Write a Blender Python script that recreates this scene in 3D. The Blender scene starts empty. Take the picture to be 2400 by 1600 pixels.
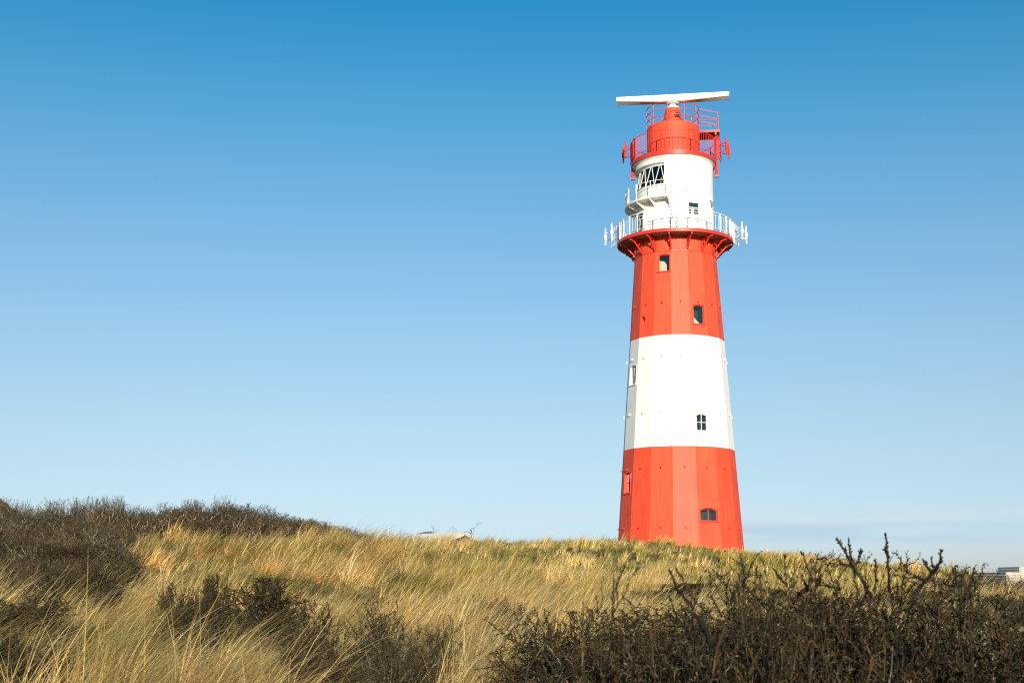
import bpy, bmesh, math, random
import numpy as np
from mathutils import Vector, Matrix, geometry

R = math.radians
SC = bpy.context.scene
COL = SC.collection

# ------------------------------------------------------------------ camera
EYE = 1.7
F, HZ, ROLL = 3000.0, 1360.0, 0.0069
PITCH = math.atan((HZ - 800) / F)
cam = bpy.data.cameras.new('camera')
cam.sensor_width = 36.0
cam.lens = 45.0
cam.clip_start = 0.05
cam.clip_end = 12000
cam.dof.use_dof = True
cam.dof.focus_distance = 45.0
cam.dof.aperture_fstop = 11.0
camo = bpy.data.objects.new('camera', cam)
COL.objects.link(camo)
camo.matrix_world = (Matrix.Translation((0, 0, EYE)) @ Matrix.Rotation(math.pi / 2 + PITCH, 4, 'X')
                     @ Matrix.Rotation(ROLL, 4, 'Z'))
SC.camera = camo

# ------------------------------------------------------------------ sky and sun
SUN_EL, SUN_AZ = 11.0, 5.0          # degrees above the horizon, degrees to the right of straight behind the camera
w = bpy.data.worlds.new('World')
SC.world = w
w.use_nodes = True
nt = w.node_tree
nt.nodes.clear()
N = nt.nodes.new
sky = N('ShaderNodeTexSky')
sky.sky_type = 'NISHITA'
sky.sun_disc = False
sky.sun_elevation = R(SUN_EL)
sky.sun_rotation = R(180 - SUN_AZ)
sky.air_density = 1.0
sky.dust_density = 0.3
sky.ozone_density = 2.0
tc = N('ShaderNodeTexCoord')
sep = N('ShaderNodeSeparateXYZ')
nt.links.new(tc.outputs['Generated'], sep.inputs[0])
ramp = N('ShaderNodeValToRGB')      # deepening of the clear air away from the horizon
ramp.color_ramp.interpolation = 'LINEAR'
SKY_STOPS = [(0.0, (0.88, 1.10, 2.05)), (0.0389, (0.917, 1.114, 1.848)), (0.052, (0.956, 1.095, 1.65)), (0.0848, (1.06, 1.124, 1.426)),
             (0.1177, (1.137, 1.193, 1.359)), (0.1835, (1.189, 1.302, 1.417)), (0.2485, (1.075, 1.349, 1.485)), (0.2962, (0.867, 1.385, 1.546)),
             (0.3426, (0.627, 1.364, 1.595)), (0.3875, (0.405, 1.308, 1.596)), (0.4306, (0.206, 1.229, 1.565)), (0.6, (0.18, 1.1, 1.5)), (1.0, (0.4, 1.0, 1.4))]
el = ramp.color_ramp.elements
while len(el) < len(SKY_STOPS):
    el.new(0.5)
for e, (p, c) in zip(el, SKY_STOPS):
    e.position = p
    e.color = (c[0], c[1], c[2], 1)
nt.links.new(sep.outputs['Z'], ramp.inputs[0])
mul = N('ShaderNodeMix')
mul.data_type = 'RGBA'
mul.blend_type = 'MULTIPLY'
mul.inputs[0].default_value = 1.0
nt.links.new(sky.outputs[0], mul.inputs[6])
nt.links.new(ramp.outputs[0], mul.inputs[7])
bg = N('ShaderNodeBackground')
bg.inputs[1].default_value = 0.073
out = N('ShaderNodeOutputWorld')
# faint cloud bank low over the horizon on the right
def wnode(kind, **kw):
    n_ = N(kind)
    for k_, v_ in kw.items():
        setattr(n_, k_, v_)
    return n_


def wmap(src, a, b, c, d, smooth=True):
    n_ = wnode('ShaderNodeMapRange', interpolation_type='SMOOTHSTEP' if smooth else 'LINEAR')
    for i_, v_ in enumerate((a, b, c, d)):
        n_.inputs[i_ + 1].default_value = v_
    nt.links.new(src, n_.inputs[0])
    return n_.outputs[0]


def wmath(op, a, b):
    n_ = wnode('ShaderNodeMath', operation=op)
    for i_, v_ in enumerate((a, b)):
        if isinstance(v_, (int, float)):
            n_.inputs[i_].default_value = v_
        else:
            nt.links.new(v_, n_.inputs[i_])
    return n_.outputs[0]


def wmix(fac, a, col):
    n_ = wnode('ShaderNodeMix', data_type='RGBA')
    nt.links.new(fac, n_.inputs[0])
    nt.links.new(a, n_.inputs[6])
    n_.inputs[7].default_value = (*col, 1)
    return n_.outputs[2]


wm = N('ShaderNodeMapping')
wm.inputs['Scale'].default_value = (7, 7, 75)
nt.links.new(tc.outputs['Generated'], wm.inputs[0])
cn = N('ShaderNodeTexNoise')
cn.inputs['Scale'].default_value = 1.0
cn.inputs['Detail'].default_value = 6
nt.links.new(wm.outputs[0], cn.inputs['Vector'])
cside = wmap(sep.outputs['X'], 0.02, 0.20, 0.0, 1.0)
band1 = wmath('MULTIPLY', wmap(sep.outputs['Z'], 0.024, 0.036, 0, 1), wmap(sep.outputs['Z'], 0.040, 0.052, 1, 0))
band2 = wmath('MULTIPLY', wmap(sep.outputs['Z'], 0.040, 0.048, 0, 1), wmap(sep.outputs['Z'], 0.050, 0.064, 1, 0))
c1_ = wmath('MULTIPLY', wmath('MULTIPLY', band1, cside), wmap(cn.outputs[0], 0.36, 0.60, 0.05, 0.8))
cside2 = wmap(sep.outputs['X'], -0.30, 0.20, 0.25, 1.0)
c2_ = wmath('MULTIPLY', wmath('MULTIPLY', band2, cside2), wmap(cn.outputs[0], 0.42, 0.62, 0.0, 0.7))
skyc = wmix(c1_, mul.outputs[2], (5.0, 6.6, 7.9))
skyc = wmix(c2_, skyc, (6.5, 7.8, 8.5))
nt.links.new(skyc, bg.inputs[0])
nt.links.new(bg.outputs[0], out.inputs[0])

sl = bpy.data.lights.new('sun', 'SUN')
sl.energy = 4.5
sl.angle = R(0.5)
sl.color = (1.0, 0.88, 0.70)
so = bpy.data.objects.new('sun', sl)
so.rotation_euler = (R(90 - SUN_EL), 0, R(SUN_AZ))
COL.objects.link(so)
SC.view_settings.view_transform = 'Standard'
SC.view_settings.look = 'None'
SC.view_settings.exposure = 0.45
SC.view_settings.gamma = 1.0
SC.cycles.max_bounces = 6
SC.cycles.use_denoising = False
SC.cycles.filter_width = 1.15
SC.cycles.transparent_max_bounces = 12


# ------------------------------------------------------------------ pixel <-> world (photo is 2400 x 1600)
_c, _s = math.cos(PITCH), math.sin(PITCH)


def P(px, py, Y):
    """the point at forward distance Y seen at photo pixel (px, py)"""
    u0, v0 = (px - 1200) / F, (800 - py) / F
    u = u0 * math.cos(ROLL) - v0 * math.sin(ROLL)
    v = v0 * math.cos(ROLL) + u0 * math.sin(ROLL)
    t = Y / (_c - v * _s)
    return Vector((u * t, Y, EYE + t * (_s + v * _c)))


def V(vx, vy, Y):
    return P(vx * 1.0204, vy * 1.0204, Y)


# ------------------------------------------------------------------ helpers
class MB:
    """collects primitives into one mesh"""

    def __init__(self):
        self.v, self.f, self.sm = [], [], []

    def add(self, vs, fs, smooth=False):
        b = len(self.v)
        self.v += [tuple(p) for p in vs]
        self.f += [tuple(i + b for i in f) for f in fs]
        self.sm += [smooth] * len(fs)
        return self

    def box(self, c, s, M=None):
        x, y, z = s[0] / 2, s[1] / 2, s[2] / 2
        vs = [Vector((a, b, d)) for d in (-z, z) for b in (-y, y) for a in (-x, x)]
        vs = [(M @ p if M else p) + Vector(c) for p in vs]
        return self.add(vs, [(0, 2, 3, 1), (4, 5, 7, 6), (0, 1, 5, 4), (2, 6, 7, 3), (0, 4, 6, 2), (1, 3, 7, 5)])

    def tube(self, pts, r, n=8, closed=False, caps=True):
        pts = [Vector(p) for p in pts]
        m = len(pts)
        rs = r if isinstance(r, (list, tuple)) else [r] * m
        vs, fs = [], []
        prev = None
        for i, p in enumerate(pts):
            if closed:
                t = pts[(i + 1) % m] - pts[i - 1]
            else:
                t = pts[min(i + 1, m - 1)] - pts[max(i - 1, 0)]
            t.normalize()
            if prev is None:
                a = Vector((0, 0, 1)) if abs(t.z) < 0.9 else Vector((1, 0, 0))
                a = (a - t * a.dot(t)).normalized()
            else:
                a = (prev - t * prev.dot(t)).normalized()
            prev = a
            b = t.cross(a)
            for k in range(n):
                q = 2 * math.pi * k / n
                vs.append(p + (a * math.cos(q) + b * math.sin(q)) * rs[i])
        for i in range(m if closed else m - 1):
            j = (i + 1) % m
            for k in range(n):
                l = (k + 1) % n
                fs.append((i * n + k, i * n + l, j * n + l, j * n + k))
        self.add(vs, fs, True)
        if caps and not closed:
            self.add(vs[:n], [tuple(range(n))[::-1]])
            self.add(vs[-n:], [tuple(range(n))])
        return self

    def lathe(self, prof, n=64, t0=0.0, t1=360.0, smooth=True, closed=False):
        """prof: list of (radius, z) from bottom to top; angle 0 faces the camera, grows to the right"""
        full = abs(t1 - t0 - 360) < 1e-6
        if closed:
            prof = list(prof) + [prof[0]]
        for (ra, za), (rb, zb) in zip(prof[:-1], prof[1:]):
            vs, fs = [], []
            m = n if full else n + 1
            for k in range(m):
                t = R(t0 + (t1 - t0) * k / n)
                vs.append((ra * math.sin(t), -ra * math.cos(t), za))
                vs.append((rb * math.sin(t), -rb * math.cos(t), zb))
            for k in range(n):
                l = (k + 1) % m
                fs.append((2 * k, 2 * l, 2 * l + 1, 2 * k + 1))
            self.add(vs, fs, smooth)
        if closed and not full:
            for t, rev in ((t0, True), (t1, False)):
                t = R(t)
                ring = [(a * math.sin(t), -a * math.cos(t), z) for a, z in prof[:-1]]
                idx = tuple(range(len(ring)))
                self.add(ring, [idx[::-1] if rev else idx])
        return self

    def prism(self, loop, depth):
        """loop: list of 3D points, extruded by the vector depth, closed"""
        loop = [Vector(p) for p in loop]
        d = Vector(depth)
        n = len(loop)
        self.add(loop + [p + d for p in loop],
                 [tuple(range(n))[::-1], tuple(range(n, 2 * n))] + [(i, (i + 1) % n, n + (i + 1) % n, n + i) for i in range(n)])
        return self

    def build(self, name, mat, parent=None, fix=True):
        me = bpy.data.meshes.new(name)
        me.from_pydata(self.v, [], self.f)
        me.polygons.foreach_set('use_smooth', self.sm)
        if fix:
            bm = bmesh.new()
            bm.from_mesh(me)
            bmesh.ops.remove_doubles(bm, verts=bm.verts, dist=1e-5)
            bmesh.ops.recalc_face_normals(bm, faces=bm.faces)
            bm.to_mesh(me)
            bm.free()
            try:
                me.set_sharp_from_angle(angle=R(20))
            except Exception:
                pass
        me.materials.append(mat)
        o = bpy.data.objects.new(name, me)
        COL.objects.link(o)
        if parent:
            o.parent = parent
        return o


def np_mesh(name, verts, quads, mat, parent=None, colors=None, smooth=False):
    me = bpy.data.meshes.new(name)
    nv, nf = len(verts), len(quads)
    k = quads.shape[1]
    me.vertices.add(nv)
    me.vertices.foreach_set('co', np.ascontiguousarray(verts, np.float32).ravel())
    me.loops.add(nf * k)
    me.loops.foreach_set('vertex_index', np.ascontiguousarray(quads, np.int32).ravel())
    me.polygons.add(nf)
    me.polygons.foreach_set('loop_start', np.arange(nf, dtype=np.int32) * k)
    me.polygons.foreach_set('loop_total', np.full(nf, k, np.int32))
    if smooth:
        me.polygons.foreach_set('use_smooth', np.ones(nf, bool))
    if colors is not None:
        at = me.attributes.new('col', 'FLOAT_COLOR', 'POINT')
        c4 = np.ones((nv, 4), np.float32)
        c4[:, :3] = colors
        at.data.foreach_set('color', c4.ravel())
    me.update(calc_edges=True)
    me.validate()
    me.materials.append(mat)
    o = bpy.data.objects.new(name, me)
    COL.objects.link(o)
    if parent:
        o.parent = parent
    return o


def tag(o, label=None, cat=None, group=None, kind=None):
    if label:
        o['label'] = label
    if cat:
        o['category'] = cat
    if group:
        o['group'] = group
    if kind:
        o['kind'] = kind
    return o


def empty(name, loc, rz=0.0, parent=None):
    o = bpy.data.objects.new(name, None)
    COL.objects.link(o)
    o.location = loc
    o.rotation_euler = (0, 0, rz)
    if parent:
        o.parent = parent
    return o


def copy_tree(o, parent=None):
    c = o.copy()
    COL.objects.link(c)
    c.parent = parent
    for ch in list(o.children):
        copy_tree(ch, c)
    return c


# ------------------------------------------------------------------ materials
def mat(name, col, rough=0.5, var=0.0, vscale=3.0, bump=0.0, bscale=20.0, spec=0.5, metal=0.0, streak=0.0):
    m = bpy.data.materials.new(name)
    m.use_nodes = True
    t = m.node_tree
    b = t.nodes['Principled BSDF']
    b.inputs['Roughness'].default_value = rough
    b.inputs['Metallic'].default_value = metal
    b.inputs['Specular IOR Level'].default_value = spec
    b.inputs['Base Color'].default_value = (*col, 1)
    co = t.nodes.new('ShaderNodeTexCoord')
    last = None
    if var or streak:
        nz = t.nodes.new('ShaderNodeTexNoise')
        nz.inputs['Scale'].default_value = vscale
        nz.inputs['Detail'].default_value = 6
        t.links.new(co.outputs['Object'], nz.inputs['Vector'])
        mr = t.nodes.new('ShaderNodeMapRange')
        mr.inputs[1].default_value = 0.3
        mr.inputs[2].default_value = 0.7
        mr.inputs[3].default_value = 1 - var
        mr.inputs[4].default_value = 1 + var
        t.links.new(nz.outputs[0], mr.inputs[0])
        last = mr.outputs[0]
        if streak:
            mp = t.nodes.new('ShaderNodeMapping')
            mp.inputs['Scale'].default_value = (9, 9, 0.35)
            t.links.new(co.outputs['Object'], mp.inputs[0])
            n2 = t.nodes.new('ShaderNodeTexNoise')
            n2.inputs['Scale'].default_value = 1.0
            n2.inputs['Detail'].default_value = 4
            t.links.new(mp.outputs[0], n2.inputs['Vector'])
            m2 = t.nodes.new('ShaderNodeMapRange')
            m2.inputs[1].default_value = 0.35
            m2.inputs[2].default_value = 0.65
            m2.inputs[3].default_value = 1 - streak
            m2.inputs[4].default_value = 1 + streak
            t.links.new(n2.outputs[0], m2.inputs[0])
            mm = t.nodes.new('ShaderNodeMath')
            mm.operation = 'MULTIPLY'
            t.links.new(last, mm.inputs[0])
            t.links.new(m2.outputs[0], mm.inputs[1])
            last = mm.outputs[0]
        vm = t.nodes.new('ShaderNodeVectorMath')
        vm.operation = 'SCALE'
        vm.inputs[0].default_value = col
        t.links.new(last, vm.inputs['Scale'])
        t.links.new(vm.outputs[0], b.inputs['Base Color'])
    if bump:
        nb = t.nodes.new('ShaderNodeTexNoise')
        nb.inputs['Scale'].default_value = bscale
        nb.inputs['Detail'].default_value = 5
        t.links.new(co.outputs['Object'], nb.inputs['Vector'])
        bp = t.nodes.new('ShaderNodeBump')
        bp.inputs['Strength'].default_value = bump
        bp.inputs['Distance'].default_value = 0.02
        t.links.new(nb.outputs[0], bp.inputs['Height'])
        t.links.new(bp.outputs[0], b.inputs['Normal'])
    return m


def mat_attr(name, rough=0.6, translucent=0.25, spec=0.3, hue_var=0.0):
    m = bpy.data.materials.new(name)
    m.use_nodes = True
    t = m.node_tree
    b = t.nodes['Principled BSDF']
    b.inputs['Roughness'].default_value = rough
    b.inputs['Specular IOR Level'].default_value = spec
    a = t.nodes.new('ShaderNodeAttribute')
    a.attribute_name = 'col'
    src = a.outputs['Color']
    if hue_var:
        oi = t.nodes.new('ShaderNodeObjectInfo')
        mr = t.nodes.new('ShaderNodeMapRange')
        mr.inputs[3].default_value = 1 - hue_var
        mr.inputs[4].default_value = 1 + hue_var
        t.links.new(oi.outputs['Random'], mr.inputs[0])
        vm = t.nodes.new('ShaderNodeVectorMath')
        vm.operation = 'SCALE'
        t.links.new(src, vm.inputs[0])
        t.links.new(mr.outputs[0], vm.inputs['Scale'])
        src = vm.outputs[0]
    t.links.new(src, b.inputs['Base Color'])
    if translucent:
        tr = t.nodes.new('ShaderNodeBsdfTranslucent')
        t.links.new(src, tr.inputs[0])
        mx = t.nodes.new('ShaderNodeMixShader')
        mx.inputs[0].default_value = translucent
        t.links.new(b.outputs[0], mx.inputs[1])
        t.links.new(tr.outputs[0], mx.inputs[2])
        t.links.new(mx.outputs[0], t.nodes['Material Output'].inputs[0])
    return m


def mat_glass(name, tint=(0.35, 0.5, 0.5), reflect=0.10):
    m = bpy.data.materials.new(name)
    m.use_nodes = True
    t = m.node_tree
    t.nodes.remove(t.nodes['Principled BSDF'])
    tr = t.nodes.new('ShaderNodeBsdfTransparent')
    tr.inputs[0].default_value = (*tint, 1)
    gl = t.nodes.new('ShaderNodeBsdfGlossy')
    gl.inputs['Roughness'].default_value = 0.02
    lw = t.nodes.new('ShaderNodeFresnel')
    lw.inputs[0].default_value = 1.5
    ad = t.nodes.new('ShaderNodeMath')
    ad.operation = 'ADD'
    ad.use_clamp = True
    ad.inputs[1].default_value = reflect
    t.links.new(lw.outputs[0], ad.inputs[0])
    mx = t.nodes.new('ShaderNodeMixShader')
    t.links.new(ad.outputs[0], mx.inputs[0])
    t.links.new(tr.outputs[0], mx.inputs[1])
    t.links.new(gl.outputs[0], mx.inputs[2])
    t.links.new(mx.outputs[0], t.nodes['Material Output'].inputs[0])
    return m


M_RED = mat('red_paint', (0.76, 0.078, 0.027), 0.60, 0.10, 1.1, 0.15, 14, 0.5, streak=0.12)
M_REDS = mat('red_steel', (0.66, 0.036, 0.020), 0.45, 0.08, 5, 0, 1, 0.5)
M_WHITE = mat('white_paint', (0.84, 0.84, 0.81), 0.6, 0.04, 1.6, 0.12, 14, 0.4, streak=0.05)
M_WHITES = mat('white_steel', (0.80, 0.79, 0.75), 0.45, 0.04, 5)
M_CREAM = mat('cream_blind', (0.75, 0.66, 0.48), 0.8, 0.1, 8)
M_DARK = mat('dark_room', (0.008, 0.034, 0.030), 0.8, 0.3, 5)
M_HOLE = mat('dark_opening', (0.01, 0.01, 0.01), 0.9)
M_GLASS = mat_glass('window_glass', (0.80, 0.88, 0.85), 0.05)
M_GALV = mat('grey_underside', (0.20, 0.22, 0.18), 0.6, 0.15, 6)
M_YEL = mat('yellow_cloth', (0.75, 0.42, 0.03), 0.7)
M_BLK = mat('black_leg_and_shade', (0.02, 0.02, 0.02), 0.6)  # black of the chair leg and of the painted shade above the platform slats

# ------------------------------------------------------------------ terrain
CTRL = [  # view x, view y of the sand surface, forward distance
    (100, 1640, 7), (600, 1640, 7), (1200, 1650, 7), (1800, 1660, 7), (2300, 1660, 7),
    (-300, 1545, 12), (100, 1545, 12), (500, 1550, 12), (900, 1560, 12), (1300, 1560, 12), (1800, 1575, 12), (2300, 1580, 12), (2700, 1580, 12),
    (-300, 1440, 20), (50, 1450, 20), (400, 1440, 20), (800, 1470, 20), (1200, 1475, 20), (1700, 1480, 20), (2300, 1490, 20), (2700, 1490, 20),
    (-300, 1340, 30), (0, 1345, 30), (400, 1330, 30), (700, 1340, 30), (1000, 1375, 30), (1300, 1400, 30), (1700, 1405, 30), (2300, 1415, 30), (2700, 1420, 30),
    (-300, 1260, 40), (0, 1262, 40), (300, 1250, 40), (600, 1245, 40), (850, 1268, 40), (1050, 1305, 40), (1300, 1340, 40), (1700, 1350, 40), (2300, 1375, 40), (2700, 1380, 40),
    (-300, 1285, 54), (0, 1282, 54), (300, 1272, 54), (600, 1272, 54), (850, 1258, 54), (960, 1259, 54), (1100, 1262, 54), (1300, 1285, 54), (1500, 1298, 54), (1700, 1303, 54), (2000, 1325, 54), (2300, 1362, 54), (2700, 1372, 54),
    (1000, 1257, 62), (1085, 1243, 62),
    (1200, 1262, 66), (1300, 1260, 66), (1420, 1248, 66), (1550, 1270, 66.5), (1700, 1276, 67), (1900, 1290, 66), (2100, 1308, 66), (2200, 1335, 66), (2300, 1350, 66),
    (900, 1290, 74), (1200, 1268, 76), (1500, 1262, 78), (1800, 1288, 78), (2200, 1340, 78), (2700, 1365, 78),
    (-600, 1330, 100), (0, 1330, 100), (600, 1325, 100), (1200, 1310, 100), (1800, 1315, 100), (2400, 1350, 100), (3000, 1365, 100),
]
cp = np.array([tuple(V(*q)) for q in CTRL] + [(0, 0, 0), (-3, 0.5, 0), (3, 0.5, 0.1), (-8, -2, 0), (8, -2, 0), (0, -10, -0.2), (-20, -10, 0), (20, -10, 0), (-25, 5, 0.6), (25, 5, 0.4),
                                           (-40, 30, 2.0), (40, 30, 1.0), (-60, 60, 2.5), (60, 60, 1.6), (-60, 120, 2), (70, 120, 1.5), (0, 140, 2.0)])


def tps(r2):
    return 0.5 * r2 * np.log(r2 + 1e-9)


def fit_tps(p, z, lam=0.02):
    n = len(p)
    d2 = ((p[:, None, :] - p[None]) ** 2).sum(-1)
    A = np.zeros((n + 3, n + 3))
    A[:n, :n] = tps(d2) + np.eye(n) * lam
    A[:n, n] = 1
    A[:n, n + 1:] = p
    A[n, :n] = 1
    A[n + 1:, :n] = p.T
    return np.linalg.solve(A, np.concatenate([z, [0, 0, 0]]))


cxy = cp[:, :2] / 20.0
WT = fit_tps(cxy, cp[:, 2], 0.01)


def vnoise(x, y, seed=0):
    xi, yi = np.floor(x).astype(np.int64), np.floor(y).astype(np.int64)
    xf, yf = x - xi, y - yi
    xf, yf = xf * xf * (3 - 2 * xf), yf * yf * (3 - 2 * yf)

    def h(a, b):
        n = (a * 374761393 + b * 668265263 + seed * 1442695041) & 0x7fffffff
        n = ((n ^ (n >> 13)) * 1274126177) & 0x7fffffff
        return ((n ^ (n >> 16)) & 0xffff) / 65535.0
    return ((h(xi, yi) * (1 - xf) + h(xi + 1, yi) * xf) * (1 - yf) + (h(xi, yi + 1) * (1 - xf) + h(xi + 1, yi + 1) * xf) * yf)


def height(x, y):
    x, y = np.asarray(x, float), np.asarray(y, float)
    sh = x.shape
    x, y = x.ravel(), y.ravel()
    z = np.zeros_like(x)
    for a in range(0, len(x), 20000):
        q = np.stack([x[a:a + 20000], y[a:a + 20000]], 1) / 20.0
        d2 = ((q[:, None, :] - cxy[None]) ** 2).sum(-1)
        z[a:a + 20000] = tps(d2) @ WT[:len(cxy)] + WT[len(cxy)] + q @ WT[len(cxy) + 1:]
    r = np.hypot(x, y - 45)
    far = np.clip((r - 75) / 60.0, 0, 1)
    far = far * far * (3 - 2 * far)
    z = np.clip(z, -3, 8) * (1 - far) + 0.4 * far
    nz = (vnoise(x / 2.6, y / 2.6, 3) - 0.5) * 0.46 + (vnoise(x / 0.9, y / 0.9, 5) - 0.5) * 0.10 + (vnoise(x / 9, y / 9, 8) - 0.5) * 0.25
    near = np.clip((np.hypot(x, y) - 2) / 8, 0, 1)
    return (z + nz * near).reshape(sh)


def hz(x, y):
    return float(height(np.array([x]), np.array([y]))[0])


def axis_pts(lo, hi, step, far):
    a = list(np.arange(lo, hi + 1e-6, step))
    s = step
    b, c = [], []
    v = hi
    while v < far:
        s *= 1.35
        v += s
        b.append(v)
    v, s = lo, step
    while v > -far:
        s *= 1.35
        v -= s
        c.append(v)
    return np.array(c[::-1] + a + b)


gx, gy = axis_pts(-48, 52, 0.5, 5000), axis_pts(-6, 96, 0.5, 5000)
GX, GY = np.meshgrid(gx, gy)
GZ = height(GX, GY)
ny, nx = GX.shape
ii = (np.arange(ny - 1)[:, None] * nx + np.arange(nx - 1)[None]).ravel()
gq = np.stack([ii, ii + 1, ii + nx + 1, ii + nx], 1)
M_SOIL = mat('dune_soil', (0.15, 0.12, 0.045), 0.9, 0.45, 1.2, 0.6, 6, 0.2)
ground = np_mesh('ground', np.stack([GX.ravel(), GY.ravel(), GZ.ravel()], 1), gq, M_SOIL, smooth=True)
tag(ground, kind='structure')


def bilin(x, y):
    """height looked up on the ground sheet's own grid"""
    ix = np.clip(np.searchsorted(gx, x) - 1, 0, nx - 2)
    iy = np.clip(np.searchsorted(gy, y) - 1, 0, ny - 2)
    fx = (x - gx[ix]) / (gx[ix + 1] - gx[ix])
    fy = (y - gy[iy]) / (gy[iy + 1] - gy[iy])
    return ((GZ[iy, ix] * (1 - fx) + GZ[iy, ix + 1] * fx) * (1 - fy) + (GZ[iy + 1, ix] * (1 - fx) + GZ[iy + 1, ix + 1] * fx) * fy)


# ------------------------------------------------------------------ lighthouse
ZB = 1.2                                    # all lighthouse heights below are measured from eye level
AXIS = (9.16, 70.0)
LH = empty('lighthouse', (AXIS[0], AXIS[1], EYE + ZB), R(-7.5))
tag(LH, 'tall red and white banded lighthouse with two galleries standing on the dune', 'lighthouse')
A0, DA = -5.6, 22.5                          # first corner of the sixteen sided shaft left of its front


def rad(z):
    return 3.525 - 0.0690 * z


def pol(r, t, z):
    t = R(t)
    return Vector((r * math.sin(t), -r * math.cos(t), z - ZB))


class TB(MB):
    """MB whose lathes and boxes use eye level heights"""

    def lathe(self, prof, *a, **k):
        return MB.lathe(self, [(r, z - ZB) for r, z in prof], *a, **k)


class Facet:
    def __init__(self, k):
        self.phi = R(A0 + DA * (k + 0.5))
        self.n = Vector((math.sin(self.phi), -math.cos(self.phi), 0))
        self.s = Vector((math.cos(self.phi), math.sin(self.phi), 0))

    def pt(self, s, z, inset=0.0, dist=None):
        a = (rad(z) * math.cos(R(DA / 2)) if dist is None else dist) - inset
        p = self.n * a + self.s * s
        return Vector((p.x, p.y, z - ZB))


def arch(w2, z0, z1, rise, n=10):
    """loop of (s, z): a window outline with a shallow arched head"""
    pts = [(-w2, z0), (w2, z0)]
    for i in range(n + 1):
        q = -1 + 2 * i / n
        pts.append((-q * w2, z1 - rise * q * q))
    return pts


def circ(r, z, n=16):
    return [(r * math.cos(2 * math.pi * i / n), z + r * math.sin(2 * math.pi * i / n)) for i in range(n)]


# window openings in the shaft: facet, side offset, loop
OPEN = {
    'w1': (-1, 0.05, arch(0.33, 16.62, 17.60, 0.07), 'red'),
    'w2': (1, 0.05, arch(0.34, 13.66, 14.74, 0.07), 'red'),
    'w3': (-3, 0.0, arch(0.37, 10.55, 11.60, 0.08), 'white'),
    'w4': (1, -0.11, arch(0.34, 7.83, 8.76, 0.07), 'white'),
    'w5': (-3, 0.0, arch(0.37, 4.66, 5.74, 0.08), 'red'),
    'w6': (1, 0.0, arch(0.52, 3.10, 3.80, 0.14), 'red'),
    'hole': (-2, -0.27, circ(0.16, 14.06), 'red'),
}


def wall_band(z0, z1, mt, label):
    mb = MB()
    for k in range(16):
        kk = k - 8
        f = Facet(kk)
        h = math.sin(R(DA / 2))
        outer = [(-rad(z0) * h, z0), (rad(z0) * h, z0), (rad(z1) * h, z1), (-rad(z1) * h, z1)]
        holes = [(o, [(s + off, z) for s, z in loop]) for o, (fk, off, loop, c) in OPEN.items() if fk == kk and z0 < loop[0][1] < z1]
        loops = [[Vector((s, z, 0)) for s, z in outer]] + [[Vector((s, z, 0)) for s, z in lp[::-1]] for o, lp in holes]
        flat = [p for l in loops for p in l]
        tris = geometry.tessellate_polygon(loops)
        mb.add([f.pt(p.x, p.y) for p in flat], [tuple(t) for t in tris])
        for o, lp in holes:                                      # reveals
            d = rad((lp[0][1] + lp[-1][1]) / 2) * math.cos(R(DA / 2)) - (0.34 if o == 'hole' else 0.15)
            n = len(lp)
            vs = [f.pt(s, z) for s, z in lp] + [f.pt(s, z, dist=d) for s, z in lp]
            mb.add(vs, [(i, (i + 1) % n, n + (i + 1) % n, n + i) for i in range(n)])
    mb2 = mb.build('wall_band', mt, LH)
    mb2['label'] = label
    return mb2


wall_band(-0.6, 7.01, M_RED, 'red lower wall of the shaft')
wall_band(7.01, 13.04, M_WHITE, 'white middle wall of the shaft')
wall_band(13.04, 17.77, M_RED, 'red upper wall of the shaft')


def scale_loop(lp, d):
    cs = sum(p[0] for p in lp) / len(lp)
    z0, z1 = min(p[1] for p in lp), max(p[1] for p in lp)
    cz, hw, hh = (z0 + z1) / 2, max(abs(p[0] - cs) for p in lp), (z1 - z0) / 2
    return [(cs + (s - cs) * (hw - d) / hw, cz + (z - cz) * (hh - d) / hh) for s, z in lp]


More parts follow.
